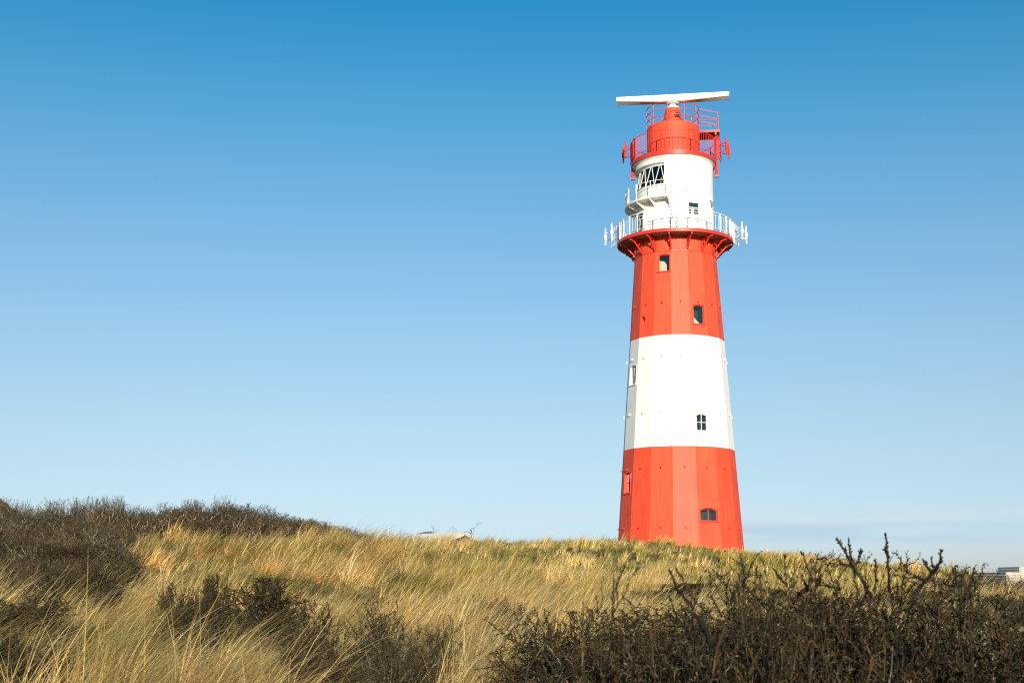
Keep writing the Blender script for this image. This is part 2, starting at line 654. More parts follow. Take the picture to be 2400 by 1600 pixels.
def shaft_window(o, cross, blind=None, fw=0.045, label=None):
    fk, off, loop, colr = OPEN[o]
    f = Facet(fk)
    lp = [(s + off, z) for s, z in loop]
    z0, z1 = min(p[1] for p in lp), max(p[1] for p in lp)
    d = rad((z0 + z1) / 2) * math.cos(R(DA / 2))
    mt = M_REDS if colr == 'red' else M_WHITES
    n = len(lp)
    inn = scale_loop(lp, fw)
    fr = MB()
    dd, db = d - 0.085, d - 0.14
    vs = [f.pt(s, z, dist=q) for q in (dd, db) for l in (lp, inn) for s, z in l]
    fs = []
    for i in range(n):
        j = (i + 1) % n
        fs += [(i, j, n + j, n + i), (n + i, n + j, 3 * n + j, 3 * n + i)]
    fr.add(vs, fs)
    cs = off
    if cross >= 1:
        zz = (z0 + z1) / 2
        a, b = f.pt(cs, z0 + fw - 0.01, dist=dd - 0.012), f.pt(cs, z1 - fw + 0.005, dist=dd - 0.012)
        fr.tube([a, b], 0.020, 4)
        if cross >= 2:
            w2 = max(s for s, z in inn) - cs
            fr.tube([f.pt(cs - w2, zz, dist=dd - 0.016), f.pt(cs + w2, zz, dist=dd - 0.016)], 0.017, 4)
    win = fr.build('window', mt, LH)
    if label:
        win['label'] = label
    g = MB()
    g.add([f.pt(s, z, dist=d - 0.115) for s, z in inn], [tuple(range(n))])
    g.build('glass', M_GLASS, win)
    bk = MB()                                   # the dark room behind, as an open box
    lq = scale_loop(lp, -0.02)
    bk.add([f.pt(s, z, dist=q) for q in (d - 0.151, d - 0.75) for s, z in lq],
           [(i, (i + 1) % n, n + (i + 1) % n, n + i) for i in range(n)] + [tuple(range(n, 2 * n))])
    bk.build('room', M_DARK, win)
    if blind:
        bl = MB()
        bl.add([f.pt(off + s, z, dist=d - 0.145) for s, z in blind], [tuple(range(len(blind)))])
        bl.build('curtain', M_CREAM, win)
    sw = max(abs(s - off) for s, z in lp) + 0.07
    si = MB()
    lo = [f.pt(off - sw, z0 - 0.07, inset=-0.05), f.pt(off + sw, z0 - 0.07, inset=-0.05), f.pt(off + sw, z0 - 0.015, inset=-0.05), f.pt(off - sw, z0 - 0.015, inset=-0.05)]
    si.prism(lo, f.n * -0.14)
    si.build('sill', mt, win)
    # raised band round the opening
    ou = scale_loop(lp, -0.055)
    sr = MB()
    ins = (0.003, -0.022)
    vs = [f.pt(s, z, inset=q) for q in (-0.022, 0.01) for l in (ou, lp) for s, z in l]
    fs = []
    for i in range(n):
        j = (i + 1) % n
        if i == 0:
            continue
        fs += [(i, j, n + j, n + i), (i, j, 2 * n + j, 2 * n + i), (n + i, n + j, 3 * n + j, 3 * n + i)]
    sr.add(vs, fs)
    sr.build('surround', M_RED if colr == 'red' else M_WHITE, win)
    return win


shaft_window('w1', 0, [(-0.31, 16.64), (0.13, 16.64), (0.12, 17.02), (-0.02, 17.20), (-0.31, 17.26)], label='red framed window with a cream curtain')
shaft_window('w2', 0, [(-0.32, 13.68), (0.16, 13.68), (-0.08, 13.88), (-0.32, 14.14)], label='red framed window with a pale curtain in its corner')
shaft_window('w3', 2, label='white framed window at the left edge of the shaft')
shaft_window('w4', 2, label='white framed four pane window')
shaft_window('w5', 2, label='red framed window at the left edge of the shaft')
shaft_window('w6', 1, label='wide low red framed window near the base')

f = Facet(-2)
ph = MB()
d = rad(14.06) * math.cos(R(DA / 2))
lp = [(s - 0.27, z) for s, z in circ(0.165, 14.06)]
ph.add([f.pt(s, z, dist=d - 0.33) for s, z in lp], [tuple(range(16))])
ph.build('vent_hole', M_HOLE, LH)

# eye bolts round the shaft, one per facet and row
eb = MB()
eb.tube([(0, 0.03, 0), (0, -0.06, 0)], 0.016, 6)
eb.tube([(0.0, -0.095 + 0.042 * math.sin(2 * math.pi * i / 12), 0.042 * math.cos(2 * math.pi * i / 12)) for i in range(12)], 0.017, 6, closed=True)
eye = {}
for zr, mt in ((2.77, M_REDS), (5.90, M_REDS), (8.88, M_WHITES), (11.92, M_WHITES), (14.88, M_REDS)):
    for k in range(-5, 5):
        f = Facet(k)
        if zr == 8.88 and k == 1 or zr == 2.77 and k == 1:
            continue
        if mt not in eye:
            o = eye[mt] = eb.build('eye_bolt', mt, LH)
        else:
            o = eye[mt].copy()
            COL.objects.link(o)
        o.location = f.pt(0, zr)
        o.rotation_euler = (0, 0, f.phi)

# round neck, ledge and small hooks under the lower gallery
TB().lathe([(2.285, 17.77), (2.285, 18.62)], 96).build('neck', M_RED, LH)
TB().lathe([(2.26, 17.74), (2.325, 17.75), (2.325, 17.79), (2.26, 17.80)], 16, t0=A0, t1=A0 + 360, smooth=False).build('ledge', M_REDS, LH)

# lower gallery
gal = TB().lathe([(2.19, 18.60), (3.20, 18.60), (3.20, 18.66), (2.19, 18.66)], 96, closed=True).build('gallery_deck', M_GALV, LH)
TB().lathe([(3.19, 18.59), (3.25, 18.59), (3.25, 18.77), (3.19, 18.77)], 96, closed=True).build('gallery_rim', M_REDS, LH)
br = MB()
br.box((0, -2.72, 18.52 - ZB), (0.07, 0.92, 0.10))                       # beam under the deck
br.box((0, -2.32, 18.20 - ZB), (0.09, 0.07, 0.66))                       # post on the wall
cur = []
for i in range(15):                                                      # S curved strut
    q = i / 14
    r_ = 2.33 + (3.14 - 2.33) * (q ** 1.15)
    z_ = 17.95 + 0.58 * (q + 0.10 * math.sin(2 * math.pi * q) * -1)
    cur.append((0, -r_, z_ - ZB))
br.tube(cur, 0.045, 6)
br.tube([(0, -2.36, 17.99 - ZB), (0, -2.42, 17.90 - ZB), (0, -2.36, 17.84 - ZB)], 0.05, 6)
br.tube([(0, -2.62, 18.20 - ZB), (0, -2.42, 18.48 - ZB)], 0.035, 6)
br0 = None
for k in range(16):
    if br0 is None:
        o = br0 = br.build('bracket', M_REDS, LH)
    else:
        o = br0.copy()
        COL.objects.link(o)
    o.rotation_euler = (0, 0, R(A0 + 22.5 * k))


def rail_ring(mb, r, z, rr, t0=0, t1=360, n=96):
    full = t1 - t0 >= 360
    mb.tube([pol(r, t0 + (t1 - t0) * i / n, z) for i in range(n if full else n + 1)], rr, 6, closed=full)


mb = MB()
for z, rr in ((19.83, 0.022), (19.67, 0.014), (18.95, 0.016)):
    rail_ring(mb, 3.19, z, rr)
for i in range(80):
    t = A0 + 360 / 80 * i
    mb.tube([pol(3.19, t, 18.95), pol(3.19, t, 19.67)], 0.0095, 5, caps=False)
lr = mb.build('gallery_railing', M_WHITES, LH)
lr['label'] = 'white railing of the lower gallery'
post = MB()
post.box((0, -3.20, 19.30 - ZB), (0.07, 0.05, 1.06))
p0 = post.build('post', M_WHITES, lr)
for k in range(1, 32):
    o = p0.copy()
    COL.objects.link(o)
    o.rotation_euler = (0, 0, R(A0 + 11.25 * k))
    o.scale = (1, 1, 1) if k % 2 == 0 else (0.55, 1, 1)

# upper round house with the control room window
CR = 2.20
WT0, WT1 = -150.0, -13.5
ub = TB()
ub.lathe([(CR, 18.66), (CR, 21.60)], 96)
ub.lathe([(CR, 22.88), (CR + 0.02, 23.12), (2.30, 23.20), (2.37, 23.25)], 96)
ub.lathe([(CR, 21.60), (CR, 22.88)], 60, t0=WT1, t1=360 + WT0)
WIN_R0, WIN_R1 = 2.17, 2.00                   # glass line at the sill and at the head
ub.lathe([(CR, 21.60), (WIN_R0 - 0.05, 21.60)], 40, t0=WT0, t1=WT1)
ub.lathe([(CR, 22.88), (WIN_R1 - 0.05, 22.78)], 40, t0=WT0, t1=WT1)
for t in (WT0, WT1):
    ub.add([pol(CR, t, 21.60), pol(CR, t, 22.88), pol(WIN_R1 - 0.06, t, 22.88), pol(WIN_R0 - 0.06, t, 21.60)], [(0, 1, 2, 3)])
uh = ub.build('round_house', M_WHITE, LH)
cw = MB()
STEP = 16.4
nseg = 8
ts = [WT1 - STEP * i for i in range(nseg + 1)]
bot = [pol(WIN_R0, t, 21.62) for t in ts]
top = [pol(WIN_R1, WT1 - STEP * (i + 0.5), 22.78) for i in range(nseg)]
for i in range(nseg):
    tt = WT1 - STEP * (i + 0.5)
    cw.tube([bot[i], pol(WIN_R1, tt + 1.1, 22.78)], 0.019, 6)
    cw.tube([pol(WIN_R1, tt - 1.1, 22.78), bot[i + 1]], 0.019, 6)
cw.tube([pol(WIN_R0 + 0.01, WT0 + (WT1 - WT0) * i / 40, 21.63) for i in range(41)], 0.024, 6)
cw.tube([pol(WIN_R1 + 0.01, WT0 + (WT1 - WT0) * i / 40, 22.77) for i in range(41)], 0.028, 6)
cw.tube([pol(WIN_R0, WT1 - 0.8, 21.6), pol(WIN_R1, WT1 - 0.8, 22.8)], 0.035, 6)
cwo = cw.build('control_room_window', M_WHITES, LH)
cwo['label'] = 'wrap around control room window with zigzag white glazing bars'
TB().lathe([(WIN_R0 - 0.02, 21.60), (WIN_R1 - 0.02, 22.80)], 9, t0=WT1 - STEP * 8.5, t1=WT1, smooth=False).build('glass', M_GLASS, cwo, fix=False)
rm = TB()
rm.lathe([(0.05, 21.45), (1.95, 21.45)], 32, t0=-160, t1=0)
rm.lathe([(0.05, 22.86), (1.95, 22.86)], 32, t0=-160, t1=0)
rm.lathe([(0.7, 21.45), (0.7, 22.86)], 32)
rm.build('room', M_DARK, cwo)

# yellow chair just behind that glass
ychair = empty('chair', LH.matrix_basis @ (pol(1.62, -21, 21.46)), R(-7.5 - 20))
tag(ychair, 'yellow chair behind the control room window of the lighthouse', 'chair')
q = MB()
q.box((0, -0.02, 0.52), (0.30, 0.06, 0.40))
q.build('backrest', M_YEL, ychair)
q = MB()
q.box((0, 0.16, 0.27), (0.26, 0.28, 0.06))
q.build('seat', M_YEL, ychair)
q = MB()
q.tube([(0, 0.14, 0.0), (0, 0.14, 0.24)], 0.03, 8)
q.build('leg', M_BLK, ychair)

# catwalk below it
CT0, CT1 = -150.0, -6.0
cat = TB()
cat.lathe([(2.19, 20.72), (2.80, 20.72), (2.80, 20.84), (2.74, 20.84), (2.74, 20.78), (2.19, 20.78)], 48, t0=CT0, t1=CT1, closed=True)
cato = cat.build('catwalk', M_WHITES, LH)
cato['label'] = 'small white catwalk under the control room window'
for t in (-7.0, -29, -49, -67, -86, -105, -125):
    gu = MB()
    tv = Vector((math.cos(R(t)), math.sin(R(t)), 0)) * 0.05
    gu.prism([pol(2.19, t, 20.72) - tv / 2, pol(2.76, t, 20.72) - tv / 2, pol(2.76, t, 20.66) - tv / 2, pol(2.19, t, 20.34) - tv / 2], tv)
    gu.build('gusset', M_WHITES, cato)
cr = MB()
for z, rr in ((21.68, 0.017), (21.42, 0.012), (21.15, 0.012)):
    rail_ring(cr, 2.76, z, rr, CT0, CT1, 48)
cro = cr.build('catwalk_railing', M_WHITES, LH)
for t in (-7.2, -28, -49, -67, -86, -105, -125):
    q = MB()
    q.tube([pol(2.76, t, 20.80), pol(2.76, t, 21.72)], 0.04 if -90 < t < -40 else 0.022, 6)
    q.build('post', M_WHITES, cro)

# ladder from the catwalk to the gallery deck, and its handrail
la = MB()
ta, tb = Vector((-0.26, -2.78, 20.80 - ZB)), Vector((0.36, -2.72, 18.66 - ZB))
wv = Vector((0.10, -0.16, 0)) * 0.5
la.tube([ta - wv, tb - wv], 0.016, 6)
la.tube([ta + wv, tb + wv], 0.016, 6)
for i in range(1, 10):
    p = ta.lerp(tb, i / 10)
    la.tube([p - wv, p + wv], 0.011, 5)
la.tube([(-0.36, -2.76, 21.62 - ZB), (-0.12, -2.72, 21.60 - ZB), (-0.05, -2.72, 21.45 - ZB), (0.16, -2.75, 20.0 - ZB), (0.16, -2.75, 19.86 - ZB)], 0.014, 6)
la.build('ladder', M_WHITES, LH)


def cyl_window(t, w_, z0, z1, name='window', transom=0.42, label=None):
    """framed window let into the round house"""
    r0 = CR
    th = math.degrees(w_ / 2 / r0)
    fr = MB()
    n = Vector((math.sin(R(t)), -math.cos(R(t)), 0))
    s = Vector((math.cos(R(t)), math.sin(R(t)), 0))

    def q(a, z, d=0.02):
        v = n * (r0 + d) + s * a
        return Vector((v.x, v.y, z - ZB))
    M = Matrix((s, n, Vector((0, 0, 1)))).transposed()
    for a in (-w_ / 2, w_ / 2):
        fr.box(q(a, (z0 + z1) / 2, 0.0), (0.036, 0.10, z1 - z0 + 0.036), M)
    for z in (z0, z1):
        fr.box(q(0, z, 0.003), (w_ - 0.036, 0.10, 0.036), M)
    if transom:
        zt = z1 - (z1 - z0) * transom
        fr.box(q(0, zt, -0.003), (w_ - 0.05, 0.08, 0.045), M)
        fr.box(q(0, (z0 + zt) / 2, -0.006), (0.05, 0.07, zt - z0), M)
        fr.box(q(0, (z0 + zt) / 2, -0.009), (w_ - 0.06, 0.06, 0.03), M)
    o = fr.build(name, M_WHITES, LH)
    if label:
        o['label'] = label
    g = MB()
    g.box(q(0, (z0 + z1) / 2, -0.004), (w_ - 0.04, 0.05, z1 - z0 - 0.04), M)
    g.build('glass', M_PANE, o)
    return o


M_PANE = mat('dark_pane', (0.012, 0.045, 0.040), 0.08, 0, 1, 0, 1, 0.5)
cyl_window(28, 0.62, 19.84, 20.52, label='small white framed window with a pane above four small panes')
cyl_window(-58, 0.70, 19.30, 20.20, transom=0.35, label='white framed window under the catwalk')
q = MB()
q.box(pol(CR + 0.01, 18.5, 21.17), (0.22, 0.03, 0.025), Matrix.Rotation(R(18.5), 3, 'Z'))
q.build('vent_slot', M_GALV, LH)
q = MB()
q.box(pol(CR + 0.05, 63, 21.02), (0.16, 0.14, 0.26), Matrix.Rotation(R(63), 3, 'Z'))
q.build('junction_box', M_WHITES, LH)
q = MB()
q.tube([pol(CR, 65, 20.78), pol(CR + 0.16, 65, 20.78)], 0.03, 6)
q.tube([pol(CR + 0.15, 65, 20.80), pol(CR + 0.15, 65, 20.70), pol(CR + 0.15, 65, 20.60)], [0.09, 0.05, 0.045], 8)
q.build('outdoor_lamp', M_GALV, LH)

# upper gallery ring
TB().lathe([(2.365, 23.245), (2.42, 23.245), (2.42, 23.47), (2.36, 23.47), (1.4, 23.45), (1.4, 23.26)], 96, closed=True).build('upper_ring', M_REDS, LH)
mb = MB()
for z, rr in ((24.68, 0.022), (23.68, 0.022)):
    rail_ring(mb, 2.38, z, rr)
for i in range(104):
    mb.tube([pol(2.38, 360 / 104 * i, 23.68), pol(2.38, 360 / 104 * i, 24.68)], 0.0125, 5, caps=False)
ur = mb.build('gallery_railing', M_REDS, LH)
ur['label'] = 'red railing of the upper gallery'
post = MB()
post.box((0, -2.43, 24.03 - ZB), (0.05, 0.035, 1.36))
p0 = post.build('post', M_REDS, ur)
for k in range(8):
    o = p0 if k == 0 else p0.copy()
    if k:
        COL.objects.link(o)
    o.rotation_euler = (0, 0, R(-16 + 45 * k))

# drum, cap, pedestal, radar
TB().lathe([(1.49, 23.46), (1.49, 25.47), (1.475, 25.52), (1.44, 25.54), (0.5, 25.56)], 96).build('drum', M_RED, LH)
TB().lathe([(0.60, 25.55), (0.60, 25.60), (0.53, 25.98), (0.535, 25.98), (0.535, 26.03), (0.51, 26.03), (0.475, 26.36), (0.485, 26.36), (0.485, 26.41), (0.46, 26.41), (0.43, 26.66), (0.42, 26.69), (0.1, 26.69)], 48).build('cap', M_RED, LH)
q = MB()
tt = 29
nn = Vector((math.sin(R(tt)), -math.cos(R(tt)), 0))
ctr = pol(0.47, tt, 26.22)
q.tube([ctr, ctr + nn * 0.11], 0.175, 20)
po = q.build('porthole', M_REDS, LH)
q = MB()
q.tube([ctr + nn * 0.08, ctr + nn * 0.116], 0.125, 20)
q.build('glass', M_PANE, po)
q = MB()
for t in (-70, 70):                      # lugs on the cap
    p = pol(0.56, t, 25.85)
    q.box(p, (0.10, 0.08, 0.34), Matrix.Rotation(R(t), 3, 'Z'))
q.build('lug', M_REDS, LH)
ped = TB().lathe([(0.40, 26.68), (0.40, 26.74), (0.34, 26.84), (0.20, 26.86), (0.18, 27.02), (0.36, 27.03), (0.36, 27.08), (0.05, 27.10)], 40)
ra = empty('radar_antenna', (0, 0, 26.68 - ZB), 0, LH)
ra.name = 'radar_antenna'
ped.v = [(x, y, z - (26.68 - ZB)) for x, y, z in ped.v]
ped.build('pedestal', M_WHITES, ra)
rb = MB()
L2 = 3.22
secs = 24
prev = None
ring = []
for i in range(secs + 1):
    x = -L2 + 2 * L2 * i / secs
    e = min(1.0, abs(x) / L2)
    e2 = max(0.0, (e - 0.12) / 0.88)
    ztop, dep = 0.86, 0.22
    zm = 0.46 + 0.16 * e2                                     # where the vertical front turns under
    zb = 0.43 + 0.07 * e2
    sec = [(-dep, ztop), (-dep - 0.005, ztop - 0.03), (-dep, zm + 0.03), (-dep * (0.72 + 0.24 * e2), zm - 0.02 + 0.02 * e2), (dep * (0.2 + 0.4 * e2), zb), (dep, zb + 0.02), (dep, ztop - 0.06), (dep * 0.4, ztop + 0.01)]
    ring.append([Vector((x, y, z)) for y, z in sec])
m = len(ring[0])
vs = [p for r_ in ring for p in r_]
fs = []
for i in range(secs):
    for k in range(m):
        l = (k + 1) % m
        fs.append((i * m + k, i * m + l, (i + 1) * m + l, (i + 1) * m + k))
rb.add(vs, fs, True)
rb.add(ring[0], [tuple(range(m))])
rb.add(ring[-1], [tuple(range(m))[::-1]])
rbo = rb.build('scanner_bar', M_WHITES, ra)
rbo.rotation_euler = (0, 0, R(-1.7))

# roof railing and side platform
mb = MB()
for z in (26.65, 26.26, 25.88):
    rail_ring(mb, 1.49, z, 0.021)
    zz = z - 0.36
    zz = {26.65: 26.25, 26.26: 25.88, 25.88: 25.55}[z]
    mb.tube([(1.47, -0.34, z - 0.08 - ZB), (2.55, -0.34, zz + 0.02 - ZB), (2.57, 0.85, zz + 0.04 - ZB), (1.22, 0.85, zz + 0.10 - ZB)], 0.021, 6)
rr_ = mb.build('roof_railing', M_REDS, LH)
rr_['label'] = 'red three bar railing on the drum roof'
for k in range(10):
    q = MB()
    q.tube([pol(1.49, -10.5 + 36 * k, 25.45), pol(1.49, -10.5 + 36 * k, 26.66)], 0.018, 6)
    q.build('post', M_REDS, rr_)
for x, y in ((2.55, -0.34), (2.57, 0.85)):
    q = MB()
    q.tube([(x, y, 25.22 - ZB), (x, y, 26.33 - ZB)], 0.018, 6)
    q.build('post', M_REDS, rr_)
q = MB()
q.box((2.00, -0.36, 25.18 - ZB), (1.26, 0.05, 0.13))
q.box((2.00, 0.88, 25.18 - ZB), (1.26, 0.05, 0.13))
q.box((2.605, 0.26, 25.18 - ZB), (0.05, 1.19, 0.13))
for i in range(9):
    q.box((1.50 + i * 0.130, 0.26, 25.13 - ZB), (0.035, 1.17, 0.05))
q.box((2.40, 0.1, 25.04 - ZB), (0.10, 0.9, 0.12))
pl = q.build('side_platform', M_REDS, LH)
q = MB()
q.box((2.0, 0.26, 25.20 - ZB), (1.15, 1.18, 0.02))
q.build('shade_backing', M_BLK, pl)  # black sheet added over the slats, its colour standing in for shade
pl['label'] = 'red grated platform beside the drum roof'


# radio antennas on both galleries
def dipole(mb, p, h):
    mb.tube([p + Vector((0, 0, -h / 2)), p + Vector((0, 0, h / 2))], 0.046, 8)
    mb.tube([p + Vector((0, 0, -0.19)), p + Vector((0, 0, -0.14)), p + Vector((0, 0, 0.10)), p + Vector((0, 0, 0.16))], [0.05, 0.082, 0.082, 0.05], 8)


def antenna(near, far, dips, mast, zc, hp, hd, mt, label, zmast):
    """near, far: plan positions of the reflector edges; dips: plan positions of the two dipoles"""
    q = MB()
    q.tube([(mast[0], mast[1], zmast[0] - ZB), (mast[0], mast[1], zmast[1] - ZB)], 0.085, 8)
    a = q.build('antenna_array', mt, LH)
    a['label'] = label
    q = MB()
    n = 6
    near, far = Vector((*near, 0)), Vector((*far, 0))
    for i in range(n + 1):
        p = near.lerp(far, i / n)
        q.tube([(p.x, p.y, zc - hp / 2 - ZB), (p.x, p.y, zc + hp / 2 - ZB)], 0.012 if 0 < i < n else 0.02, 5)
    for k in (-0.5, 0.5):
        q.tube([(near.x, near.y, zc + k * hp - ZB), (far.x, far.y, zc + k * hp - ZB)], 0.02, 5)
    q.build('reflector_screen', mt, a)
    mid = near.lerp(far, 0.5)
    ar = MB()
    for k in (-0.22, 0.22):
        ar.tube([(mast[0], mast[1], zc + k - ZB), (mid.x, mid.y, zc + k - ZB)], 0.04, 6)
        for dx, dy in dips:
            ar.tube([(mid.x, mid.y, zc + k - ZB), (dx, dy, zc + k - ZB)], 0.028, 6)
    ar.build('arm', mt, a)
    for dx, dy in dips:
        q = MB()
        dipole(q, Vector((dx, dy, zc - ZB)), hd)
        q.build('dipole', mt, a)


antenna((-2.20, -0.60), (-2.46, 0.55), ((-2.70, -0.45), (-2.88, 0.50)), (-2.30, 0.0), 24.25, 1.25, 0.98, M_REDS, 'red antenna array on the left of the upper gallery', (22.6, 24.7))
antenna((2.50, -0.55), (2.70, 0.60), ((2.98, -0.45), (3.16, 0.50)), (2.40, 0.0), 24.25, 1.25, 0.98, M_REDS, 'red antenna array on the right of the upper gallery', (22.6, 25.2))
antenna((-2.98, -0.62), (-3.60, 0.62), ((-3.53, -0.60), (-3.94, 0.40)), (-3.16, 0.0), 19.35, 1.18, 1.03, M_WHITES, 'white antenna array on the left of the lower gallery', (18.75, 19.9))
antenna((3.10, -0.62), (3.56, 0.65), ((3.73, -0.50), (4.00, 0.45)), (3.22, 0.0), 19.25, 1.18, 1.03, M_WHITES, 'white antenna array on the right of the lower gallery', (18.75, 19.9))
for sx in (-2.34, 2.42):
    q = MB()
    q.box((sx, 0, 22.62 - ZB), (0.20, 0.2, 0.12))
    q.tube([(sx, 0, 23.25 - ZB), (sx, 0, 22.6 - ZB)], 0.08, 8)
    q.build('mast_foot', M_REDS, LH)

# ------------------------------------------------------------------ buildings behind the dune
M_PALE = mat('pale_roof', (0.86, 0.79, 0.67), 0.6, 0.08, 2)
M_PALEW = mat('pale_wall', (0.68, 0.62, 0.53), 0.7, 0.08, 2)
M_BOARD = mat('weathered_white_board', (0.50, 0.44, 0.35), 0.75, 0.22, 5)
M_THATCH = mat('roof_tiles', (0.065, 0.038, 0.026), 0.85, 0.35, 4, 0.5, 12)
M_GABLE_SHADE = mat('shaded_gable', (0.045, 0.035, 0.020), 0.85, 0.25, 4)  # dark wall colour stands in for the shade beneath the roof edge

# pale roofed hut
eL, eR = P(960, 1267, 84.0), P(1040, 1264, 83.4)
rL, rR = P(989, 1250.5, 85.1), P(1086, 1245.5, 84.7)
bk = (rL - eL) + Vector((0.6, 0, 0))
bL, bR = rL + Vector((0.5, 2.4, -0.45)), rR + Vector((0.9, 2.4, -0.45))
hut = empty('hut', Vector(((eL.x + rR.x) / 2, 85.5, 1.5)))
tag(hut, 'low hut with a pale sloping roof peeping over the dune crest', 'hut')
o0 = hut.location
q = MB()
th = Vector((0, 0, -0.16))
for a, b, c, d in ((eL, eR, rR, rL), (rL, rR, bR, bL)):
    q.prism([p - o0 for p in (a, b, c, d)], th)
q.build('roof', M_PALE, hut)
q = MB()
i1 = [eL.lerp(rR, 0.06), eR.lerp(rL, 0.10), bR.lerp(rL, 0.30), bL.lerp(rR, 0.08)]
q.prism([Vector((p.x, p.y, 1.6)) - o0 for p in i1], (0, 0, eL.z - 1.6 - 0.12))
q.build('wall', M_PALEW, hut)
q = MB()
q.prism([p - o0 + Vector((0, -0.02, 0.01)) for p in (eL, eR, eR + Vector((0, 0, -0.24)), eL + Vector((0, 0, -0.24)))], (0, -0.05, 0))
q.prism([p - o0 + Vector((0.0, 0, 0.015)) for p in (eR, rR, rR + Vector((0, 0, -0.26)), eR + Vector((0, 0, -0.26)))], (0.06, 0, 0))
q.build('fascia', M_PALEW, hut)

# stepped white boarded hut on the right
bh = empty('boarded_hut', P(2378, 1385, 44.0), 0)
tag(bh, 'weathered white boarded hut with a stepped flat top behind the brown thicket', 'hut')
o0 = bh.location.copy()


def clad(mb, cx, top, wl, wr, nb, bhh):
    """clapboard corner: cx plan corner (x, y), wl length of the shaded side going left and back, wr of the lit front going right"""
    dl, dr = Vector((-0.04, 1.0, 0)), Vector((0.985, 0.17, 0))
    for i in range(nb):
        z1 = top - i * bhh
        z0 = z1 - bhh + 0.012
        t = 0.02
        for d, ln in ((dl, wl + (0.015 * (i % 3))), (dr, wr)):
            n = Vector((-d.y, d.x, 0)) if d is dl else Vector((d.y, -d.x, 0))
            if n.y > 0:
                n = -n
            a = Vector((cx[0], cx[1], 0)) - o0.xyz * 0
            loop = [a + n * 0.005 + Vector((0, 0, z1)), a + n * (t + 0.02) + Vector((0, 0, z0)), a - n * 0.03 + Vector((0, 0, z0)), a - n * 0.03 + Vector((0, 0, z1))]
            mb.prism([p - o0 for p in loop], d * ln)


c1, c2 = P(2359, 1341, 43.5), P(2390, 1328.5, 44.2)
q = MB()
clad(q, c1, c1.z, 2.6, 3.0, 8, 0.095)
q.build('lower_tier', M_BOARD, bh)
q = MB()
clad(q, c2, c2.z, 1.75, 2.6, 3, 0.075)
q.build('upper_tier', M_BOARD, bh)
q = MB()
for c_, wl, wr in ((c1, 2.6, 3.0), (c2, 1.75, 2.6)):
    a = Vector((c_.x, c_.y + 0.06, c_.z + 0.012)) - o0
    dl, dr = Vector((-0.04, 1.0, 0)), Vector((0.985, 0.17, 0))
    q.prism([a, a + dr * wr, a + dr * wr + dl * wl, a + dl * wl], (0, 0, -0.03))
q.build('top_board', M_BOARD, bh)

# tiled gable at the far left
tl = empty('house', (P(-60, 1250, 62).x, 62, 2.0))
tag(tl, 'house with a dark brown tiled roof slope at the far left edge', 'house')
o0 = tl.location.copy()
ap, ev = P(-70, 1114, 62), P(80, 1234, 62)
le = Vector((2 * ap.x - ev.x, 62, ev.z))
q = MB()
for e_ in (ev, le):
    q.prism([ap - o0, e_ - o0, e_ - o0 + Vector((0, 0, -0.22)), ap - o0 + Vector((0, 0, -0.22))], (ap.x * 7 / 62 - 0.4, 7, 0))
for i in range(9):                                            # tile courses
    a = ap.lerp(ev, (i + 0.5) / 9.0)
    b_ = ap.lerp(ev, (i + 1.45) / 9.0)
    q.prism([a - o0 + Vector((0, 0.02, 0.03)), b_ - o0 + Vector((0, 0.02, 0.075)), b_ - o0 + Vector((0, 0.02, 0.0)), a - o0 + Vector((0, 0.02, 0.0))], (ap.x * 7 / 62 - 0.45, 6.9, 0))
q.build('roof', M_THATCH, tl)
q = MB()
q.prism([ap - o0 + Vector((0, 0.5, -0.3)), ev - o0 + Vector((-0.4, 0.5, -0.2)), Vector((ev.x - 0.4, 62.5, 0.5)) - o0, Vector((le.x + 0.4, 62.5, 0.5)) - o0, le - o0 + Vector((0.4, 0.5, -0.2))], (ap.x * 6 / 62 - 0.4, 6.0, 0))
q.build('wall', M_GABLE_SHADE, tl)

# ------------------------------------------------------------------ shrubs
M_BARK = mat_attr('buckthorn_bark', 0.8, 0.0, 0.2, 0.35)
M_LEAF = mat_attr('withered_leaf', 0.7, 0.25, 0.2, 0.2)


def seg_mesh(segs, k):
    """segs (n, 8): p0, p1, r0, r1 -> verts, quads of k sided frusta"""
    s = np.asarray(segs, float)
    p0, p1, r0, r1 = s[:, :3], s[:, 3:6], s[:, 6], s[:, 7]
    d = p1 - p0
    d /= np.linalg.norm(d, axis=1, keepdims=True) + 1e-9
    a = np.where(np.abs(d[:, 2:3]) < 0.9, np.array([[0, 0, 1.0]]), np.array([[1.0, 0, 0]]))
    a = np.cross(d, a)
    a /= np.linalg.norm(a, axis=1, keepdims=True) + 1e-9
    b = np.cross(d, a)
    q = 2 * np.pi * np.arange(k) / k
    ring = a[:, None, :] * np.cos(q)[None, :, None] + b[:, None, :] * np.sin(q)[None, :, None]
    v = np.concatenate([p0[:, None] + ring * r0[:, None, None], p1[:, None] + ring * r1[:, None, None]], 1)
    n = len(s)
    base = (np.arange(n) * 2 * k)[:, None]
    i = np.arange(k)
    j = (i + 1) % k
    f = np.stack([base + i, base + j, base + k + j, base + k + i], 2).reshape(-1, 4)
    return v.reshape(-1, 3), f


